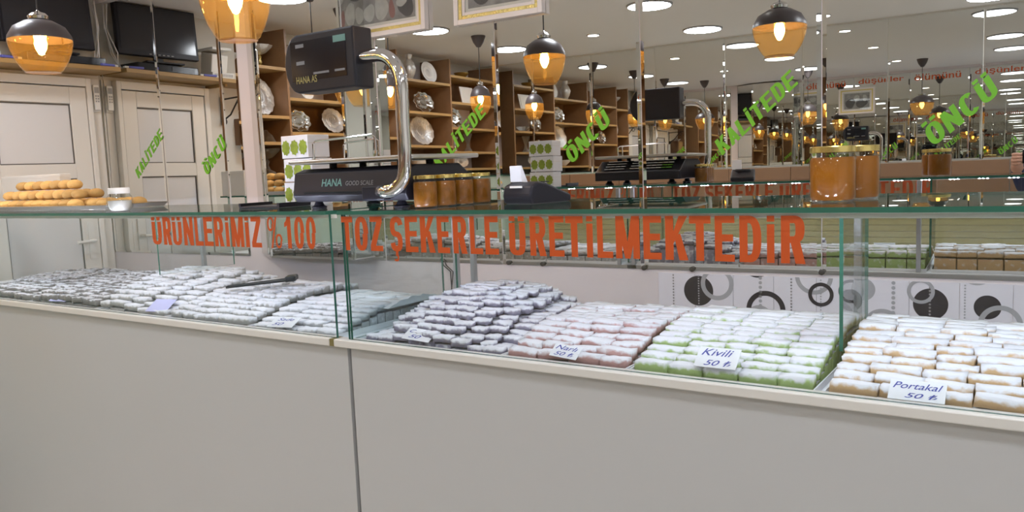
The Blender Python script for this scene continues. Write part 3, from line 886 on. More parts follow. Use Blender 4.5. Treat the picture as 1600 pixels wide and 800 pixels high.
letters(pane_r, LR, c2([('Ü', 1160, 1268), ('R', 1296, 1404), ('E', 1423, 1522)]) + c3([('T', 16, 128), ('i', 150, 190), ('L', 217, 318), ('M', 336, 490), ('E', 513, 630), ('K', 654, 798), ('T', 808, 946), ('E', 972, 1099), ('D', 1130, 1272), ('i', 1306, 1354), ('R', 1396, 1552)]))

# ------------------------------------------------------------------ trays of Turkish delight
def piece_mesh(mat, lx, ly, lz, seed):
    r = random.Random(seed)
    bm = bmesh.new(); nx, ny, nz = 6, 3, 2
    vs = {}
    for i in range(nx + 1):
        for j in range(ny + 1):
            for k in range(nz + 1):
                if 0 < i < nx and 0 < j < ny and 0 < k < nz: continue
                a, c_, d = i / nx * 2 - 1, j / ny * 2 - 1, k / nz * 2 - 1
                q = (abs(a) ** 8 + abs(c_) ** 6 + abs(d) ** 6) ** (1 / 7)
                s = 1 / max(q, 1e-3) if q > 1 else 1
                s = 0.9 + .1 * s if s < 1 else 1
                wob = .0013
                vs[i, j, k] = bm.verts.new((a * s * lx / 2 + r.uniform(-wob, wob), c_ * s * ly / 2 + r.uniform(-wob, wob) + .002 * math.sin(a * 3 + seed), (d * s + 1) * lz / 2 + (r.uniform(-wob, wob) if k else 0)))
    def quad(a, b_, c_, d): bm.faces.new([vs[a], vs[b_], vs[c_], vs[d]])
    for i in range(nx):
        for j in range(ny):
            quad((i, j, 0), (i, j + 1, 0), (i + 1, j + 1, 0), (i + 1, j, 0)); quad((i, j, nz), (i + 1, j, nz), (i + 1, j + 1, nz), (i, j + 1, nz))
        for k in range(nz):
            quad((i, 0, k), (i + 1, 0, k), (i + 1, 0, k + 1), (i, 0, k + 1)); quad((i, ny, k), (i, ny, k + 1), (i + 1, ny, k + 1), (i + 1, ny, k))
    for j in range(ny):
        for k in range(nz):
            quad((0, j, k), (0, j, k + 1), (0, j + 1, k + 1), (0, j + 1, k)); quad((nx, j, k), (nx, j + 1, k), (nx, j + 1, k + 1), (nx, j, k + 1))
    me = bpy.data.meshes.new('turkish_delight'); bmesh.ops.scale(bm, vec=(U, U, U), verts=bm.verts); bm.to_mesh(me); bm.free()
    me.materials.append(MATS[mat]); me.polygons.foreach_set('use_smooth', [True] * len(me.polygons)); me.update()
    return me


ZD = ZL - .0185                  # deck the trays stand on
Y0, Y1 = 1.669, 2.205            # trays front and back


def std_profile(peak=.105, front=.030):
    pts = [(Y0, front), (1.70, front + .010), (1.80, front + .037), (1.87, front + .052), (1.97, peak - .003), (2.06, peak), (2.13, peak - .010), (2.23, peak - .030)]
    pts = [(y, min(z, peak)) for y, z in pts]
    def f(x, y):
        for (a, za), (c_, zc) in zip(pts[:-1], pts[1:]):
            if y <= c_: return za + (zc - za) * max(0, (y - a) / (c_ - a))
        return pts[-1][1]
    return f


def pile(x0, x1, mat, word, height, lx=.085, ly=.036, lz=.022, jit=.5, tray_label='', piece_label='', group='', pname='turkish_delight'):
    """a white tray, the packed layers inside it and every piece of the outer layer"""
    tr = thing('sweet_tray', tray_label, 'tray', ((x0 + x1) / 2, (Y0 + Y1) / 2, ZD))
    hw, hd = (x1 - x0) / 2, (Y1 - Y0) / 2 + .008
    B().box((-hw, -hd, 0), (hw, hd, .004), 'white_tray').build('tray_base', tr)
    b = B(); b.box((-hw, -hd, .004), (-hw + .003, hd, .016), 'white_tray'); b.box((hw - .003, -hd, .004), (hw, hd, .016), 'white_tray')
    b.box((-hw + .003, -hd, .004), (hw - .003, -hd + .003, .012), 'white_tray'); b.box((-hw + .003, hd - .003, .004), (hw - .003, hd, .012), 'white_tray')
    b.build('tray_rim', tr)
    # packed lower layers (stepped so that each outer piece rests on them)
    rows = int((Y1 - Y0 - .008) / ly)
    W_ = x1 - x0 - .012
    n = max(3, round(W_ / lx)); px = W_ / n
    meshes = [piece_mesh(mat, px * .97, ly * .98, lz, sum(map(ord, word)) % 97 + k) for k in range(6)]
    core = B(); xm, ym = (x0 + x1) / 2, (Y0 + Y1) / 2
    r = random.Random(sum(map(ord, word)))
    for i in range(rows):
        ya = Y0 + .006 + i * ly; yc = ya + ly / 2
        ws = [1 + r.uniform(-.28, .28) * min(1, jit) for _ in range(n)]; tot = sum(ws); xa = x0 + .006
        for q in ws:
            wd = q / tot * W_; xc = xa + wd / 2; xa += wd
            top = height(xc, ya + ly * .3)
            zb = ZD + .0045 + max(lz, top) - lz + r.uniform(-.0025, .003) * jit
            zb = max(zb, ZD + .0048)
            if zb > ZD + .013:
                core.box((xc - wd * .47 - xm, ya - ym + .002, .0045), (xc + wd * .47 - xm, ya + ly - ym - .002, zb - ZD - .0075), mat)
            o = bpy.data.objects.new(pname, r.choice(meshes)); C.objects.link(o)
            o.location = [c * U for c in (xc + r.uniform(-.0015, .0015) * jit, yc + r.uniform(-.0025, .0025) * jit, zb)]
            o.rotation_euler = (r.uniform(-.04, .06) * jit, r.uniform(-.04, .04) * jit, r.uniform(-.09, .09) * jit)
            o.scale = (wd / px, 1, r.uniform(.9, 1.1))
            tag(o, piece_label, 'sweet', group)
    if core.v:
        c_ = core.build('packed_layers', loc=((x0 + x1) / 2, (Y0 + Y1) / 2, ZD))
        tag(c_, 'packed lower layers of ' + group + ' under the outer pieces', 'sweets', kind='stuff')
    return tr


def dome(xc, yc, h, rx, ry, floor_=.03, left=None):
    return lambda x, y: max(floor_, h * (1 - ((x - xc) / (left if left and x < xc else rx)) ** 2 * .75 - ((y - yc) / ry) ** 2))


pile(-1.665, -1.172, 'walnut', 'walnut', dome(-1.43, 1.99, .138, .30, .37, .020, .255), lx=.055, ly=.028, lz=.017, jit=1.4,
     tray_label='white tray heaped with greyish walnut delights', piece_label='small greyish walnut delight dusted lilac white, in the tall domed heap', group='walnut delights', pname='walnut_delight')
pile(-1.165, -.822, 'pomegranate', 'narli', std_profile(.078, .022), lx=.092, jit=1.1,
     tray_label='white tray of pink delights with the Narlı card', piece_label='pink delight strip under white sugar, in the Narlı tray', group='pink delights', pname='pomegranate_delight')
pile(-.815, -.402, 'kiwi', 'kivili', std_profile(.087, .022), lx=.083, jit=.6,
     tray_label='white tray of green delights with the Kivili card', piece_label='green delight strip under white sugar, in the Kivili tray', group='green delights', pname='kiwi_delight')
pile(-.385, .06, 'orange', 'portakal', std_profile(.092, .022), lx=.095, jit=.9,
     tray_label='white tray of orange delights with the Portakal card', piece_label='orange-tan delight strip under white sugar, in the Portakal tray', group='orange delights', pname='orange_delight')
pile(-2.165, -1.775, 'snow', 'snow', std_profile(.066, .014), lx=.095, lz=.018, jit=.7,
     tray_label='white tray of very sugary pale delights beside the counter joint', piece_label='thickly sugared pale delight in the tray beside the counter joint', group='thickly sugared pale delights', pname='sugared_delight')
pile(-2.62, -2.175, 'plain', 'plain', std_profile(.088, .024), lx=.075, jit=1.1,
     tray_label='white tray of grey-white delights under the black tongs', piece_label='grey-white sugared delight in the tray under the black tongs', group='grey-white delights', pname='pale_delight')
pile(-3.08, -2.63, 'plain', 'plain2', dome(-2.98, 2.03, .125, .55, .42, .024), lx=.08, jit=1.2,
     tray_label='white tray of heaped pale delights behind the lilac card', piece_label='pale sugared delight in the heap behind the lilac card', group='heaped pale delights', pname='plain_delight')
pile(-3.60, -3.09, 'nut', 'nut', dome(-3.34, 2.02, .088, .60, .48, .024), lx=.06, ly=.033, jit=1.5,
     tray_label='white tray of rough brown-grey nut delights', piece_label='rough brown-grey nut delight with little sugar', group='brown-grey nut delights', pname='nut_delight')
pile(-4.12, -3.61, 'nut', 'nut2', dome(-3.85, 2.02, .078, .60, .48, .024), lx=.06, ly=.033, jit=1.5,
     tray_label='white tray of dark nut delights near the end wall', piece_label='dark nut delight in the tray near the end wall', group='dark nut delights', pname='dark_nut_delight')


# price cards
def card(x, y, Y, wd, hg, lines, tilt, yaw, mat, label, roll=0.0, dz=0.0):
    p = on(1, x, y, Y)
    t = thing('price_card', label, 'card', (p[0], p[1], p[2] + EYE + dz), (math.radians(90 - tilt), roll, math.radians(yaw)))
    B().box((-wd / 2, -hg / 2, -.0012), (wd / 2, hg / 2, 0), mat).build('paper', t)
    for txt, x0, y0, w_, h_ in lines:
        b = B(); fit_text(b, txt, lambda a, c_: (a, c_, .0005), w_, h_, 'ink_blue', bold=.004, shear=.35, x0=x0, y0=y0); b.build('handwriting', t)
    return t


card(1121, 559, 1.684, .094, .056, [('Kivili', -.038, .004, .07, .019), ('50 ₺', -.026, -.023, .06, .016)], 52, 0, 'paper_white', 'white card handwritten Kivili 50 on the green delights')
card(1433, 611, 1.672, .098, .050, [('Portakal', -.043, .003, .086, .016), ('50 ₺', -.020, -.019, .056, .013)], 56, 0, 'paper_white', 'white card handwritten Portakal 50 on the orange delights')
card(884, 549, 1.672, .072, .044, [('Narlı', -.030, .003, .058, .015), ('50 ₺', -.026, -.017, .05, .014)], 60, 4, 'paper_white', 'white card handwritten Narlı 50 on the pink delights', .1)
card(655, 523, 1.676, .085, .052, [('Cevizli', -.034, .004, .064, .014), ('50', -.026, -.018, .036, .015)], 66, 10, 'paper_white', 'pale card handwritten in blue lying on the walnut heap', .1)
card(444, 503, 1.676, .095, .058, [('Sade', -.03, .006, .06, .016), ('50', -.035, -.02, .04, .016)], 68, 12, 'paper_white', 'pale card handwritten in blue on the thickly sugared delights')
card(252, 482, 1.702, .095, .070, [], 60, 14, 'paper_lilac', 'plain lilac card leaning on the pale delights', dz=.012)
card(97, 468.5, 1.692, .10, .055, [], 66, 10, 'paper_lilac', 'plain pale lilac card lying on the rough nut delights', dz=.010)

# tongs on the left trays
t = thing('serving_tongs', 'black serving tongs lying across the grey-white delights', 'tongs', (-2.42, 1.93, ZD + .1035), (0, math.radians(-4), math.radians(40)))
for s in (-1, 1):
    b = B(); b.prism([(-.13, .004), (.09, .012), (.09, .032), (-.02, .026), (-.13, .016)], 0.0, .008, 'black_plastic', T=lambda a, c_, d, s=s: (a, c_ * s, d)); b.build('arm', t, bevel=.002)
B().box((.085, -.034, -.002), (.125, .034, .018), 'black_plastic').build('grip_end', t, bevel=.005)
# smear of powdered sugar heaped against the end pane
b = B(); nx = 14
vs, fs = [], []
for i in range(nx + 1):
    for j in range(9):
        yy = 1.88 + i * .019; a = max(0, j - 1) / 7
        h = 0 if j == 0 else .022 * math.sin(PI * i / nx) ** .7 * (1 - a) ** 1.4 * (1 + .15 * math.sin(i * 2.1 + j))
        vs.append((-1.758 - a * .11, yy, ZD + .060 + h))
for i in range(nx):
    for j in range(8): fs.append((i * 9 + j, i * 9 + j + 1, (i + 1) * 9 + j + 1, (i + 1) * 9 + j))
b.add(vs, fs, 'powder')
tag(b.build('sugar_drift', smooth=True), 'drift of icing sugar heaped against the glass end pane', 'sugar', kind='stuff')

# ------------------------------------------------------------------ things on the glass top
ZT = ZG + .0108


def gp(x, y):
    """point on the glass top under a photo pixel"""
    p = on(2, x, y, ZT - EYE)
    return (p[0], p[1], ZT)


# counter scale
SX_, SY_ = on(1, 458, 312, 1.70)[0], 1.70
sw = on(1, 634, 308, 1.70)[0] - SX_
t = thing('counter_scale', 'black counter scale with steel plate, chrome pole and raised display', 'scale', (SX_, SY_, ZT))
sd, sh0, sh1 = .34, .022, .122
b = B()
prof = [(0.012, sh0), (0, sh0 + .02), (.012, sh1 - .012), (.05, sh1), (sd - .09, sh1), (sd, .065), (sd, sh0)]
b.prism(prof, 0, sw, 'black_plastic', T=lambda a, c_, d: (d + (0 if d > .1 else 0), a, c_)); body = b.build('housing', t, bevel=.004)
B().box((.05, -.0005, sh0 + .025), (sw - .08, .006, sh0 + .030), 'black_gloss').build('trim_line', t)
bt = B(); slope = lambda x, z: (x, .0 + (z - (sh0 + .02)) / (sh1 - .032 - sh0) * .012 - .0012, z)
fit_text(bt, 'HANA', lambda x, y: slope(x, y), .085, .022, 'scale_print', bold=.02, shear=.1, x0=.125, y0=.068); bt.build('lettering', t)
bt = B(); fit_text(bt, 'GOOD SCALE', lambda x, y: slope(x, y), .11, .013, 'grey_print', bold=.006, x0=.225, y0=.069); bt.build('lettering', t)
for x, y in ((.06, .05), (sw - .06, .05), (.06, sd - .05), (sw - .06, sd - .05)):
    B().lathe([(.022, 0), (.024, .006), (.016, .010), (.010, sh0 + .002)], 'black_plastic', n=16, c0=(x, y)).build('foot', t)
for x, y in ((.09, .09), (sw - .09, .09), (.09, sd - .12), (sw - .09, sd - .12)):
    B().lathe([(.012, sh1 - .002), (.012, sh1 + .014)], 'black_plastic', n=12, c0=(x, y)).build('plate_post', t)
B().box((-.012, .0, sh1 + .014), (sw + .03, sd - .03, sh1 + .027), 'steel').build('weighing_plate', t, bevel=.004)
b = B(); zp = sh1 + .027
for x0, x1, y, h in ((.04, .30, .06, .05), (.06, .21, .17, .045)):
    b.tube([(x0, y, zp), (x0, y, zp + h), (x0 + .012, y, zp + h + .008), (x1 - .012, y, zp + h + .014), (x1, y, zp + h + .006), (x1, y, zp)], .0035, 'chrome', n=6)
b.build('wire_guard', t, smooth=True)
# pole: from the lower right of the housing, up, and over to the display
lp = lambda x, y, Y=1.672: tuple(np.array(on(1, x, y, Y)) + np.array([-SX_, -SY_, EYE - ZT]))
pts = [lp(596, 299, 1.69), lp(604, 299), lp(616, 296), lp(627, 285), lp(632, 268), lp(632, 230), lp(629, 180), lp(627, 132), lp(623, 112), lp(614, 97), lp(602, 88), lp(588, 86), lp(566, 89)]
sm = []
for i in range(len(pts) - 1):
    p0, p1, p2, p3 = [np.array(pts[max(0, min(len(pts) - 1, i + k_))]) for k_ in (-1, 0, 1, 2)]
    for s in range(4):
        u = s / 4
        sm.append(tuple(.5 * (2 * p1 + (p2 - p0) * u + (2 * p0 - 5 * p1 + 4 * p2 - p3) * u * u + (3 * p1 - p0 - 3 * p2 + p3) * u ** 3)))
sm.append(pts[-1])
B().tube(sm, .0185, 'chrome', n=16).build('pole', t, smooth=True)
q = lp(600, 300, 1.69)
B().box((q[0] - .075, -.022, q[2] - .022), (q[0] + .012, .006, q[2] + .018), 'black_plastic').build('pole_socket', t, bevel=.004)
# display head: rounded left end, flat right end
c0 = np.array(lp(456, 97)); cR = np.array(lp(566, 96)); L_ = cR[0] - c0[0]
dz = .083; cz = np.array(lp(512, 97))[2]
poly = []
for i in range(9):
    a = PI / 2 + PI * i / 8
    poly.append((c0[0] + .055 + .055 * math.cos(a), cz + dz * (math.sin(a) * (abs(math.sin(a)) ** .1))))
poly += [(cR[0], cz - dz), (cR[0], cz + dz)]
yd = c0[1]
b = B().prism(poly, 0, .075, 'black_plastic', T=lambda a, c_, d: (a, yd - .030 + d, c_)); hd_ = b.build('display_head', t, bevel=.006)
B().box((c0[0] + .032, yd - .0312, cz - dz + .034), (cR[0] - .03, yd - .0298, cz + dz - .02), 'black_gloss').build('display_window', t)
b = B()
for x0, z0, wd_, hg_, mt in ((.12 * L_, .045, .12 * L_, .010, 'grey_print'), (.12 * L_, -.003, .12 * L_, .010, 'grey_print'), (.66 * L_, .045, .17 * L_, .018, 'scale_print'), (.36 * L_, -.034, .22 * L_, .006, 'grey_print'), (.66 * L_, -.034, .14 * L_, .006, 'grey_print')):
    B().box((c0[0] + x0 + .02, yd - .0318, cz + z0), (c0[0] + x0 + wd_ + .02, yd - .0313, cz + z0 + hg_), mt).build('window_mark', t)
bt = B(); fit_text(bt, 'HANA AS', lambda x, y: (x, yd - .0318, y), .085, .020, 'yellow_print', bold=.01, x0=c0[0] + .05, y0=cz - .056); bt.build('lettering', t)
# seller's keypad on the rear slope, seen in the mirror
b = B()
for i in range(13):
    for j in range(4):
        if i == 4: continue
        x = .05 + i * .028; s = j / 4
        mt = 'green_vinyl' if (i > 10 and j > 1) else 'white_plastic'
        yy = sd - .085 + j * .020; zz = sh1 - .002 - (yy - (sd - .09)) / .09 * (sh1 - .065) + .0016
        b.box((x, yy, zz), (x + .022, yy + .014, zz + .003), mt)
tag(b.build('keypad', t), kind='stuff')


# jars
def jar(name, label, loc, r, h, fill, lid, group=None, lab=None, yaw=0):
    t = thing(name, label, 'jar', loc, (0, 0, yaw), group)
    B().lathe([(0, .004), (r * .90, .004), (r * .96, .012), (r * .965, h * .74), (r * .90, h * .80), (0, h * .80)], fill, n=28).build('contents', t, smooth=True)
    B().lathe([(r * .88, 0), (r * .96, .003), (r, .012), (r, h * .78), (r * .93, h * .85), (r * .90, h * .90)], 'clear_glass', n=28).build('glass', t, smooth=True)
    B().lathe([(r * .93, h * .885), (r * .985, h * .89), (r * .985, h * .985), (r * .95, h), (0, h * .995)], lid, n=28).build('lid', t, smooth=True)
    if lab:
        b = B(); vs = []; n = 10
        for i in range(n + 1):
            a = -PI / 2 - .55 + 1.1 * i / n
            for z in (h * .22, h * .62): vs.append((r * 1.004 * math.cos(a), r * 1.004 * math.sin(a), z))
        b.add(vs, [(2 * i, 2 * i + 2, 2 * i + 3, 2 * i + 1) for i in range(n)], 'label_orange'); lb = b.build('paper_label', t)
        b = B(); vs = []
        for i in range(n + 1):
            a = -PI / 2 - .55 + 1.1 * i / n
            for z in (h * .22, h * .30 + .03 * h * math.sin(i)): vs.append((r * 1.009 * math.cos(a), r * 1.009 * math.sin(a), z))
        b.add(vs, [(2 * i, 2 * i + 2, 2 * i + 3, 2 * i + 1) for i in range(n)], 'label_cream'); b.build('label_band', lb)
    return t


for k, (px_, Yj) in enumerate([(665, 1.732), (695, 1.802), (723, 1.872), (750, 1.942)]):
    x, y = on(1, px_, 310, Yj)[0], Yj
    jar('preserve_jar', ('unlabelled gold-lidded fruit preserve jar touching the scale', 'labelled gold-lidded fruit preserve jar second from the scale',
                         'unlabelled gold-lidded fruit preserve jar between two labelled ones', 'labelled gold-lidded fruit preserve jar ending the row near the card terminal')[k],
        (x, y, ZT), .0335, .090, 'preserve', 'gold_lid', 'fruit preserve jars beside the scale', lab=k in (1, 3), yaw=math.radians(-40))
jar('honey_jar', 'gold-lidded jar of orange honey in front of another honey jar', (-.404, 1.825, ZT), .047, .117, 'honey', 'gold_lid', 'honey jars')
jar('honey_jar', 'gold-lidded jar of orange honey half hidden behind another honey jar', (-.374, 1.922, ZT), .047, .117, 'honey', 'gold_lid', 'honey jars')

# card terminal
p = gp(812, 319)
t = thing('card_terminal', 'black rounded card terminal with a paper roll on the glass top', 'card terminal', (p[0], p[1] + .03, ZT), (0, 0, math.radians(-12)))
b = B(); b.prism([(-.03, 0), (-.036, .022), (-.028, .050), (0, .060), (.03, .056), (.13, .020), (.13, 0)], -.055, .055, 'black_plastic', T=lambda a, c_, d: (d, a, c_)); b.build('housing', t, bevel=.006)
B().box((-.034, .035, .0565), (.034, .062, .0595), 'screen').build('screen', t, rot=None)
B().box((-.025, -.0345, .044), (.020, -.030, .050), 'white_plastic').build('badge', t)
b = B(); b.prism([(-.004, .060), (.02, .058), (-.002, .105), (-.006, .104)], -.022, .022, 'paper_white', T=lambda a, c_, d: (d - .03, a, c_)); b.build('paper', t)
# flat black dish left of the scale
p = gp(410, 325)
t = thing('black_dish', 'flat black tray lying on the glass top left of the scale', 'tray', (p[0] - .02, p[1] + .07, ZT))
B().box((-.105, -.07, 0), (.105, .07, .006), 'black_plastic').build('base', t, bevel=.002)
b = B(); door_frame(b, -.07, .07, .006, .016, .006, -.105, .105, 'black_plastic') if False else None
B().box((-.105, -.07, .006), (-.095, .07, .016), 'black_plastic').build('rim', t)
B().box((.095, -.07, .006), (.105, .07, .016), 'black_plastic').build('rim', t)

# stack of leaf-printed cartons behind the scale
xs, ysb = -2.255, 2.03
for k in range(3):
    t = thing('sweet_carton', ('lowest', 'middle', 'topmost')[k] + ' white carton with green leaf print, in the stack behind the scale', 'box', (xs + .008 * (k == 1), ysb, ZT + k * .083 + .0004), (0, 0, math.radians((-3, 2, -1)[k])), 'leaf-printed cartons')
    B().box((-.07, -.05, 0), (.07, .05, .080), 'paper_white').build('carton', t, bevel=.002)
    B().box((-.0705, -.0505, .050), (.0705, .0505, .0525), 'photo_mount').build('lid_edge', t)
    for side in (-1, 1):
        for i in range(3):
            b = B(); cx = -.045 + i * .045
            b.lathe([(0, 0), (.0205, .0002)], 'leaf_green', n=40, scal=.09, ns=9, T=lambda a, c_, d, cx=cx, side=side: (cx + a, (.0512 + d) * side, .037 + c_ * 1.25))
            b.build('leaf_print', t)

# tray of round cookies and a small jar at the far left end
TX0, TX1, TY0, TY1 = -4.22, -3.19, 1.80, 2.06
t = thing('cookie_tray', 'long steel tray piled with round golden cookies on the glass top', 'tray', ((TX0 + TX1) / 2, (TY0 + TY1) / 2, ZT))
hx, hy = (TX1 - TX0) / 2, (TY1 - TY0) / 2
B().box((-hx, -hy, 0), (hx, hy, .003), 'steel').build('base', t)
b = B()
rimz, fl = .020, .012
ring0 = [(-hx, -hy, .003), (hx, -hy, .003), (hx, hy, .003), (-hx, hy, .003)]
ring1 = [(-hx - fl, -hy - fl, rimz), (hx + fl, -hy - fl, rimz), (hx + fl, hy + fl, rimz), (-hx - fl, hy + fl, rimz)]
ring2 = [(-hx - fl - .006, -hy - fl - .006, rimz - .002), (hx + fl + .006, -hy - fl - .006, rimz - .002), (hx + fl + .006, hy + fl + .006, rimz - .002), (-hx - fl - .006, hy + fl + .006, rimz - .002)]
b.add(ring0 + ring1 + ring2, [(i, (i + 1) % 4, 4 + (i + 1) % 4, 4 + i) for i in range(4)] + [(4 + i, 4 + (i + 1) % 4, 8 + (i + 1) % 4, 8 + i) for i in range(4)], 'steel'); b.build('rim', t)
ck = [B().lathe([(0, 0), (.020, .001), (.031, .008), (.0355, .018), (.0335, .027), (.026, .035), (.014, .0405), (0, .042)], 'cookie', n=18, scal=.02, ns=3 + k) for k in range(3)]
cm = []
for q in ck:
    o = q.build('cookie', smooth=True); cm.append(o.data); bpy.data.objects.remove(o)
r = random.Random(3)
for lay, (nx, ny, ox, oy) in enumerate(((10, 3, .1, .1), (9, 2, .6, .6), (7, 1, 1.3, 1.1))):
    for i in list(range(nx)) + ([11, 12] if lay == 0 else []):
        for j in range(ny):
            o = bpy.data.objects.new('cookie', cm[r.randrange(3)]); C.objects.link(o)
            o.location = [c * U for c in (TX0 + .036 + (i + ox) * .0755 + r.uniform(-.0018, .0018), TY0 + .036 + (j + oy) * .0755 + r.uniform(-.0018, .0018), ZT + .0035 + lay * .0425)]
            k_ = r.uniform(.90, 1.02); o.scale = (k_, k_, 1)
            o.rotation_euler = (0, 0, r.uniform(0, 6.28))
            tag(o, 'round golden cookie piled on the steel tray', 'cookie', 'round cookies on the steel tray')
bx_ = thing('white_box', 'plain white cardboard box standing behind the cookie tray', 'box', (-4.385, 2.115, ZT))
B().box((-.30, -.028, 0), (.30, .028, .165), 'white_plastic').build('carton', bx_, bevel=.003)
B().box((-.301, -.029, .150), (.301, .029, .1515), 'photo_mount').build('lid_edge', bx_)
t = thing('sugar_jar', 'small round clear jar with a white lid beside the cookie tray', 'jar', (on(1, 188, 324, 1.705)[0], 1.705, ZT))
B().lathe([(0, .003), (.030, .003), (.040, .020), (.041, .040), (0, .043)], 'sugar_fill', n=24).build('contents', t, smooth=True)
B().lathe([(.030, 0), (.044, .015), (.0465, .035), (.043, .055), (.034, .066), (.034, .072)], 'clear_glass', n=24).build('glass', t, smooth=True)
B().lathe([(.0365, .066), (.0375, .068), (.0375, .086), (.036, .088), (0, .088)], 'white_plastic', n=24).build('lid', t, smooth=True)

# ------------------------------------------------------------------ pendant lamps
def lamp_proto(name, label, R, H, group, loc, egg=False):
    """amber glass pendant: chrome neck, dark cap above, open amber bowl below; origin at the bulb"""
    t = thing(name, label, 'lamp', loc, group=group)
    B().lathe([(R * .16, H * .40), (R * .45, H * .37), (R * .80, H * .27), (R * .98, H * .12), (R, H * .055), (R * .985, H * .055), (R * .78, H * .255), (R * .43, H * .355), (0, H * .385)], 'dark_cap', n=32).build('cap', t, smooth=True)
    low = [(R, H * .054), (R * 1.04, -H * .02), (R * 1.03, -H * .14), (R * .93, -H * .28), (R * .72, -H * .42), (R * .54, -H * .475)] if egg else [(R, H * .054), (R * 1.0, H * .0), (R * .93, -H * .14), (R * .80, -H * .30), (R * .62, -H * .44), (R * .54, -H * .475)]
    B().lathe(low, 'amber', n=32).build('glass_shade', t, smooth=True)
    B().lathe([(R * .54, -H * .475), (R * .56, -H * .485), (R * .52, -H * .48)], 'amber', n=32).build('glass_lip', t, smooth=True)
    B().lathe([(R * .12, H * .385), (R * .30, H * .40), (R * .33, H * .45), (R * .24, H * .50), (R * .10, H * .52), (.004, H * .55)], 'chrome', n=24).build('neck', t, smooth=True)
    B().lathe([(.016, H * .22), (.016, H * .38)], 'iron', n=12).build('socket', t)
    B().lathe([(0, -.050), (.010, -.045), (.022, -.020), (.025, .0), (.020, .025), (.010, .04), (.010, .05)], 'bulb', n=16).build('bulb', t, smooth=True)
    zc = ZC - loc[2]
    B().tube([(0, 0, H * .54), (0, 0, zc - .075)], .0035, 'iron', n=6).build('cord', t)
    B().lathe([(0, zc - .095), (.018, zc - .09), (.045, zc - .05), (.060, zc - .008), (.060, zc)], 'dark_cap', n=24).build('canopy', t, smooth=True)
    return t


BZ = EYE + .618
lr = lamp_proto('pendant_lamp', 'round amber glass pendant lamp with a dark cap hanging by the cookie tray', .126, .255, 'round amber pendant lamps over the counter', (-3.665, 1.85, BZ))
dup(lr, (-1.07, 1.82, BZ), label='round amber glass pendant lamp hanging over the counter between scale and honey jars')
lo = lamp_proto('pendant_lamp', 'oval amber glass pendant lamp hanging over the counter beside the scale', .118, .285, 'oval amber pendant lamps over the counter', (-2.34, 1.84, BZ - .01))
lt = lamp_proto('pendant_lamp', 'slim amber glass pendant lamp in front of the narrow bay of the silverware shelf', .085, .27, 'slim amber pendant lamps by the shelf', (-3.95, 1.20, BZ), egg=True)
dup(lt, (-3.86, .12, BZ), label='slim amber glass pendant lamp in front of the third bay of the silverware shelf')
dup(lt, (-3.88, -.85, BZ), label='slim amber glass pendant lamp in front of the last bay of the silverware shelf')


# ------------------------------------------------------------------ framed photographs on the mirror
def frame(u0, u1, w0, w1, label, seed, blobs):
    t = thing('picture_frame', label, 'picture', M((u0 + u1) / 2, -.008, w0), (math.radians(-1.5), 0, -phi))
    W, Hh = (u1 - u0) / 2, (w1 - w0)
    def rails(nm, o0, o1, ya, yb, mat):
        b = B(); b.box((-W + o0, -yb, o0), (-W + o1, -ya, Hh - o0), mat); b.box((W - o1, -yb, o0), (W - o0, -ya, Hh - o0), mat)
        b.box((-W + o1, -yb, o0), (W - o1, -ya, o1), mat); b.box((-W + o1, -yb, Hh - o1), (W - o1, -ya, Hh - o0), mat); return b.build(nm, t, bevel=.0015)
    rails('outer_rail', 0, .022, .0, .030, 'frame_white'); rails('gilt_rail', .022, .038, .002, .024, 'frame_gold'); rails('inner_rail', .038, .052, .002, .020, 'frame_white')
    B().box((-W + .052, -.010, .052), (W - .052, -.004, Hh - .052), 'photo_mount').build('mount', t)
    ph = B().box((-W + .066, -.0112, .066), (W - .066, -.0102, Hh - .066), 'photo_grey').build('photograph', t)
    rr = random.Random(seed); nb = 0
    for x, z, a, c_, mt in blobs:
        b = B(); n_ = 28; dd = -.0114 - .00015 * nb; nb += 1; f1, f2 = rr.uniform(0, 6), rr.uniform(0, 6)
        wob = [1 + .10 * math.sin(2 * 2 * PI * q / n_ + f1) + .07 * math.sin(3 * 2 * PI * q / n_ + f2) for q in range(n_)]
        b.add([(x + a * wob[q] * math.cos(2 * PI * q / n_), dd, z + c_ * wob[q] * math.sin(2 * PI * q / n_)) for q in range(n_)], [tuple(range(n_))], mt); b.build('photo_patch', ph)
    B().pane((-W + .052, -.0145, .052), (W - .052, -.0130, Hh - .052), 1, 'clear_glass', 'clear_glass').build('glass', t)
    return t


frame(-2.715, -2.268, .648, .985, 'white and gilt framed old photograph on the mirror nearest the pilaster', 1,
      [(-.115, .115, .032, .042, 'photo_pale'), (-.04, .13, .045, .05, 'photo_pale'), (.022, .115, .017, .042, 'photo_red'), (.105, .12, .048, .044, 'photo_dark'), (.08, .14, .03, .02, 'photo_pale'), (-.09, .22, .06, .035, 'photo_dark'), (.05, .22, .05, .03, 'photo_pale')])
frame(-2.110, -1.668, .640, .975, 'gilt framed old photograph with a green line, on the mirror above the ÖNCÜ lettering', 2,
      [(-.08, .14, .06, .06, 'photo_dark'), (.06, .13, .07, .05, 'photo_dark'), (.0, .21, .04, .03, 'photo_pale'), (.1, .2, .03, .04, 'photo_pale')])


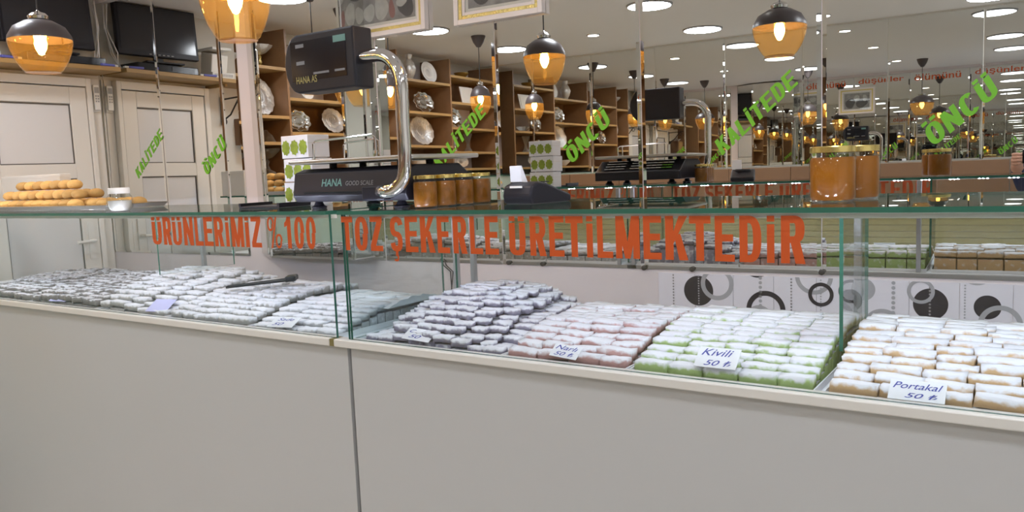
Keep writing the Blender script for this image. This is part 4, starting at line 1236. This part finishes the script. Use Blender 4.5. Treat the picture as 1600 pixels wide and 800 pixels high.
# ------------------------------------------------------------------ the photographer, seen only at the edge of the mirror (metres)
def skin_mesh(name, joints, edges, root=0, levels=2):
    """continuous surface grown over a skeleton of joints (x, y, z, radius x, radius y)"""
    me = bpy.data.meshes.new(name); me.from_pydata([j[:3] for j in joints], edges, [])
    ob = bpy.data.objects.new(name, me); C.objects.link(ob)
    sk = ob.modifiers.new('skin', 'SKIN'); sk.use_smooth_shade = True; sk.branch_smoothing = .6
    sv = me.skin_vertices[0].data
    for k, j in enumerate(joints): sv[k].radius = (j[3], j[4]); sv[k].use_root = (k == root)
    ss = ob.modifiers.new('sub', 'SUBSURF'); ss.levels = levels; ss.render_levels = levels
    dg = bpy.context.evaluated_depsgraph_get(); dg.update()
    out = bpy.data.meshes.new_from_object(ob.evaluated_get(dg))
    bpy.data.objects.remove(ob); out.name = name
    return out


PXC, PYC = .25, -.46
J = [(0, 0, .93, .155, .105), (0, 0, 1.08, .145, .10), (0, .01, 1.24, .165, .115), (0, .005, 1.36, .13, .09), (0, .01, 1.43, .052, .052), (0, .025, 1.49, .05, .05),
     # left arm (towards -x) raised to the phone
     (-.165, 0, 1.365, .068, .065), (-.225, .08, 1.12, .05, .05), (-.265, .25, 1.20, .040, .040), (-.288, .365, 1.275, .030, .026),
     # right arm hanging
     (.165, 0, 1.365, .068, .065), (.225, -.01, 1.10, .05, .05), (.225, .06, .87, .042, .042), (.22, .09, .80, .030, .026),
     # legs
     (-.085, 0, .86, .092, .092), (-.095, .01, .48, .062, .065), (-.10, -.02, .10, .042, .046), (-.105, .06, .045, .042, .034), (-.11, .15, .035, .036, .026),
     (.085, 0, .86, .092, .092), (.095, .01, .48, .062, .065), (.10, -.02, .10, .042, .046), (.105, .06, .045, .042, .034), (.11, .15, .035, .036, .026)]
E_ = [(0, 1), (1, 2), (2, 3), (3, 4), (4, 5), (3, 6), (6, 7), (7, 8), (8, 9), (3, 10), (10, 11), (11, 12), (12, 13), (0, 14), (14, 15), (15, 16), (16, 17), (17, 18), (0, 19), (19, 20), (20, 21), (21, 22), (22, 23)]
pbr('trouser', (0.03, 0.03, 0.035), 0.9); pbr('shoe', (0.02, 0.018, 0.016), 0.5); pbr('hair', (0.03, 0.02, 0.015), 0.6); pbr('eye_white', (0.7, 0.7, 0.68), 0.3); pbr('lip', (0.40, 0.17, 0.14), 0.5)
person = thing('person', 'person in a navy jacket holding up a phone, seen at the edge of the mirror', 'person', (PXC / U, PYC / U, 0))
me = skin_mesh('body', J, E_)
for m in ('navy_cloth', 'trouser', 'skin', 'shoe'): me.materials.append(MATS[m])
for p in me.polygons:
    c_ = p.center
    p.use_smooth = True
    arm = abs(c_.x) > .17 and c_.z > .7
    if c_.z < .085: p.material_index = 3
    elif c_.z < .88 and not arm: p.material_index = 1
    elif c_.z > 1.425 or (arm and ((c_.y > .33 and c_.x < 0) or (c_.x > 0 and c_.z < .83))): p.material_index = 2
ob = bpy.data.objects.new('body', me); C.objects.link(ob); ob.parent = person


def ellipsoid(b, cx, cy, cz, rx, ry, rz, mat, n=18, m=12, shape=None):
    vs, fs = [], []
    for i in range(m + 1):
        t = PI * i / m
        for k in range(n):
            a = 2 * PI * k / n
            x, y, z = math.sin(t) * math.cos(a), math.sin(t) * math.sin(a), math.cos(t)
            if shape: x, y, z = shape(x, y, z)
            vs.append(((cx + rx * x) / U, (cy + ry * y) / U, (cz + rz * z) / U))
    for i in range(m):
        for k in range(n): fs.append((i * n + k, i * n + (k + 1) % n, (i + 1) * n + (k + 1) % n, (i + 1) * n + k))
    b.add(vs, fs, mat)


def face_shape(x, y, z):
    if z < 0: x *= 1 - .28 * z * z; y = y * (1 - .12 * z * z) + (.05 * -z if y > 0 else 0)      # jaw narrows to the chin
    return x, y, z


hz = 1.585
b = B(); ellipsoid(b, 0, .035, hz, .074, .094, .112, 'skin', 28, 20, face_shape)
ellipsoid(b, 0, .132, hz - .018, .013, .018, .024, 'skin', 10, 8)
for sx_ in (-1, 1): ellipsoid(b, sx_ * .075, .03, hz - .01, .010, .018, .030, 'skin', 10, 8)
b.build('head', person, smooth=True)
b = B(); ellipsoid(b, 0, .018, hz + .022, .080, .097, .100, 'hair', 24, 14, lambda x, y, z: (x, min(y, .55 + .4 * z) if z < .55 else y, max(z, -.55))); b.build('hair', person, smooth=True)
for sx_ in (-1, 1):
    b = B(); ellipsoid(b, sx_ * .030, .116, hz + .004, .013, .008, .008, 'eye_white', 10, 8); ellipsoid(b, sx_ * .030, .1225, hz + .004, .006, .003, .006, 'hair', 8, 6); b.build('eye', person, smooth=True)
    b = B(); ellipsoid(b, sx_ * .031, .118, hz + .024, .018, .006, .004, 'hair', 8, 6); b.build('eyebrow', person, smooth=True)
b = B(); ellipsoid(b, 0, .122, hz - .056, .024, .008, .007, 'lip', 12, 8); b.build('mouth', person, smooth=True)


def tubes_m(b, pts, r, mat):
    b.tube([(p[0] / U, p[1] / U, p[2] / U) for p in pts], [q / U for q in r] if isinstance(r, list) else r / U, mat, n=8)


# left hand closed on the end of the phone: palm behind it, four fingers round the lower edge, thumb along the back
b = B(); hx, hy, hz_ = -.288, .395, 1.293
ellipsoid(b, hx, hy - .005, hz_ + .002, .024, .040, .032, 'skin', 14, 10)
for k in range(4):
    zz = hz_ - .020 + k * .016; ln = (.9, 1.0, 1.0, .82)[3 - k]
    tubes_m(b, [(hx - .004, hy + .018, zz), (hx - .014, hy + .045 * ln, zz + .002), (hx + .004, hy + .058 * ln, zz + .003), (hx + .026 * ln, hy + .055, zz + .002)], [.0095, .009, .0082, .0068], 'skin')
tubes_m(b, [(hx + .010, hy - .010, hz_ + .020), (hx + .028, hy + .008, hz_ + .030), (hx + .052, hy + .016, hz_ + .030)], [.012, .0105, .008], 'skin')
b.build('hand', person, smooth=True)
b = B(); hx, hy, hz_ = .219, .10, .755                       # right hand relaxed
ellipsoid(b, hx, hy, hz_ + .005, .018, .036, .044, 'skin', 14, 10)
for k in range(4):
    yy = hy - .024 + k * .016; ln = (.8, .95, 1.0, .92)[k]
    tubes_m(b, [(hx, yy, hz_ - .028), (hx - .003, yy + .004, hz_ - .060 * ln), (hx - .012, yy + .008, hz_ - .085 * ln), (hx - .022, yy + .010, hz_ - .100 * ln)], [.0095, .009, .008, .0065], 'skin')
tubes_m(b, [(hx - .004, hy + .028, hz_ + .015), (hx - .012, hy + .046, hz_ - .012), (hx - .016, hy + .048, hz_ - .036)], [.012, .0105, .008], 'skin')
b.build('hand', person, smooth=True)
# the phone, held level just behind the lens
ph = thing('mobile_phone', 'dark mobile phone held sideways in front of the navy jacket', 'phone')
ph.matrix_world = cam.matrix_world.copy()
B().box((-.022 / U, -.062 / U, .010 / U), (.140 / U, .014 / U, .018 / U), 'black_gloss').build('case', ph, bevel=.003)
B().lathe([(0, .0102), (.009, .0098), (.0105, .0108)], 'screen', n=20).build('lens_ring', ph)
B().box((-.014 / U, -.056 / U, .0182 / U), (.134 / U, .008 / U, .0186 / U), 'screen').build('display', ph)
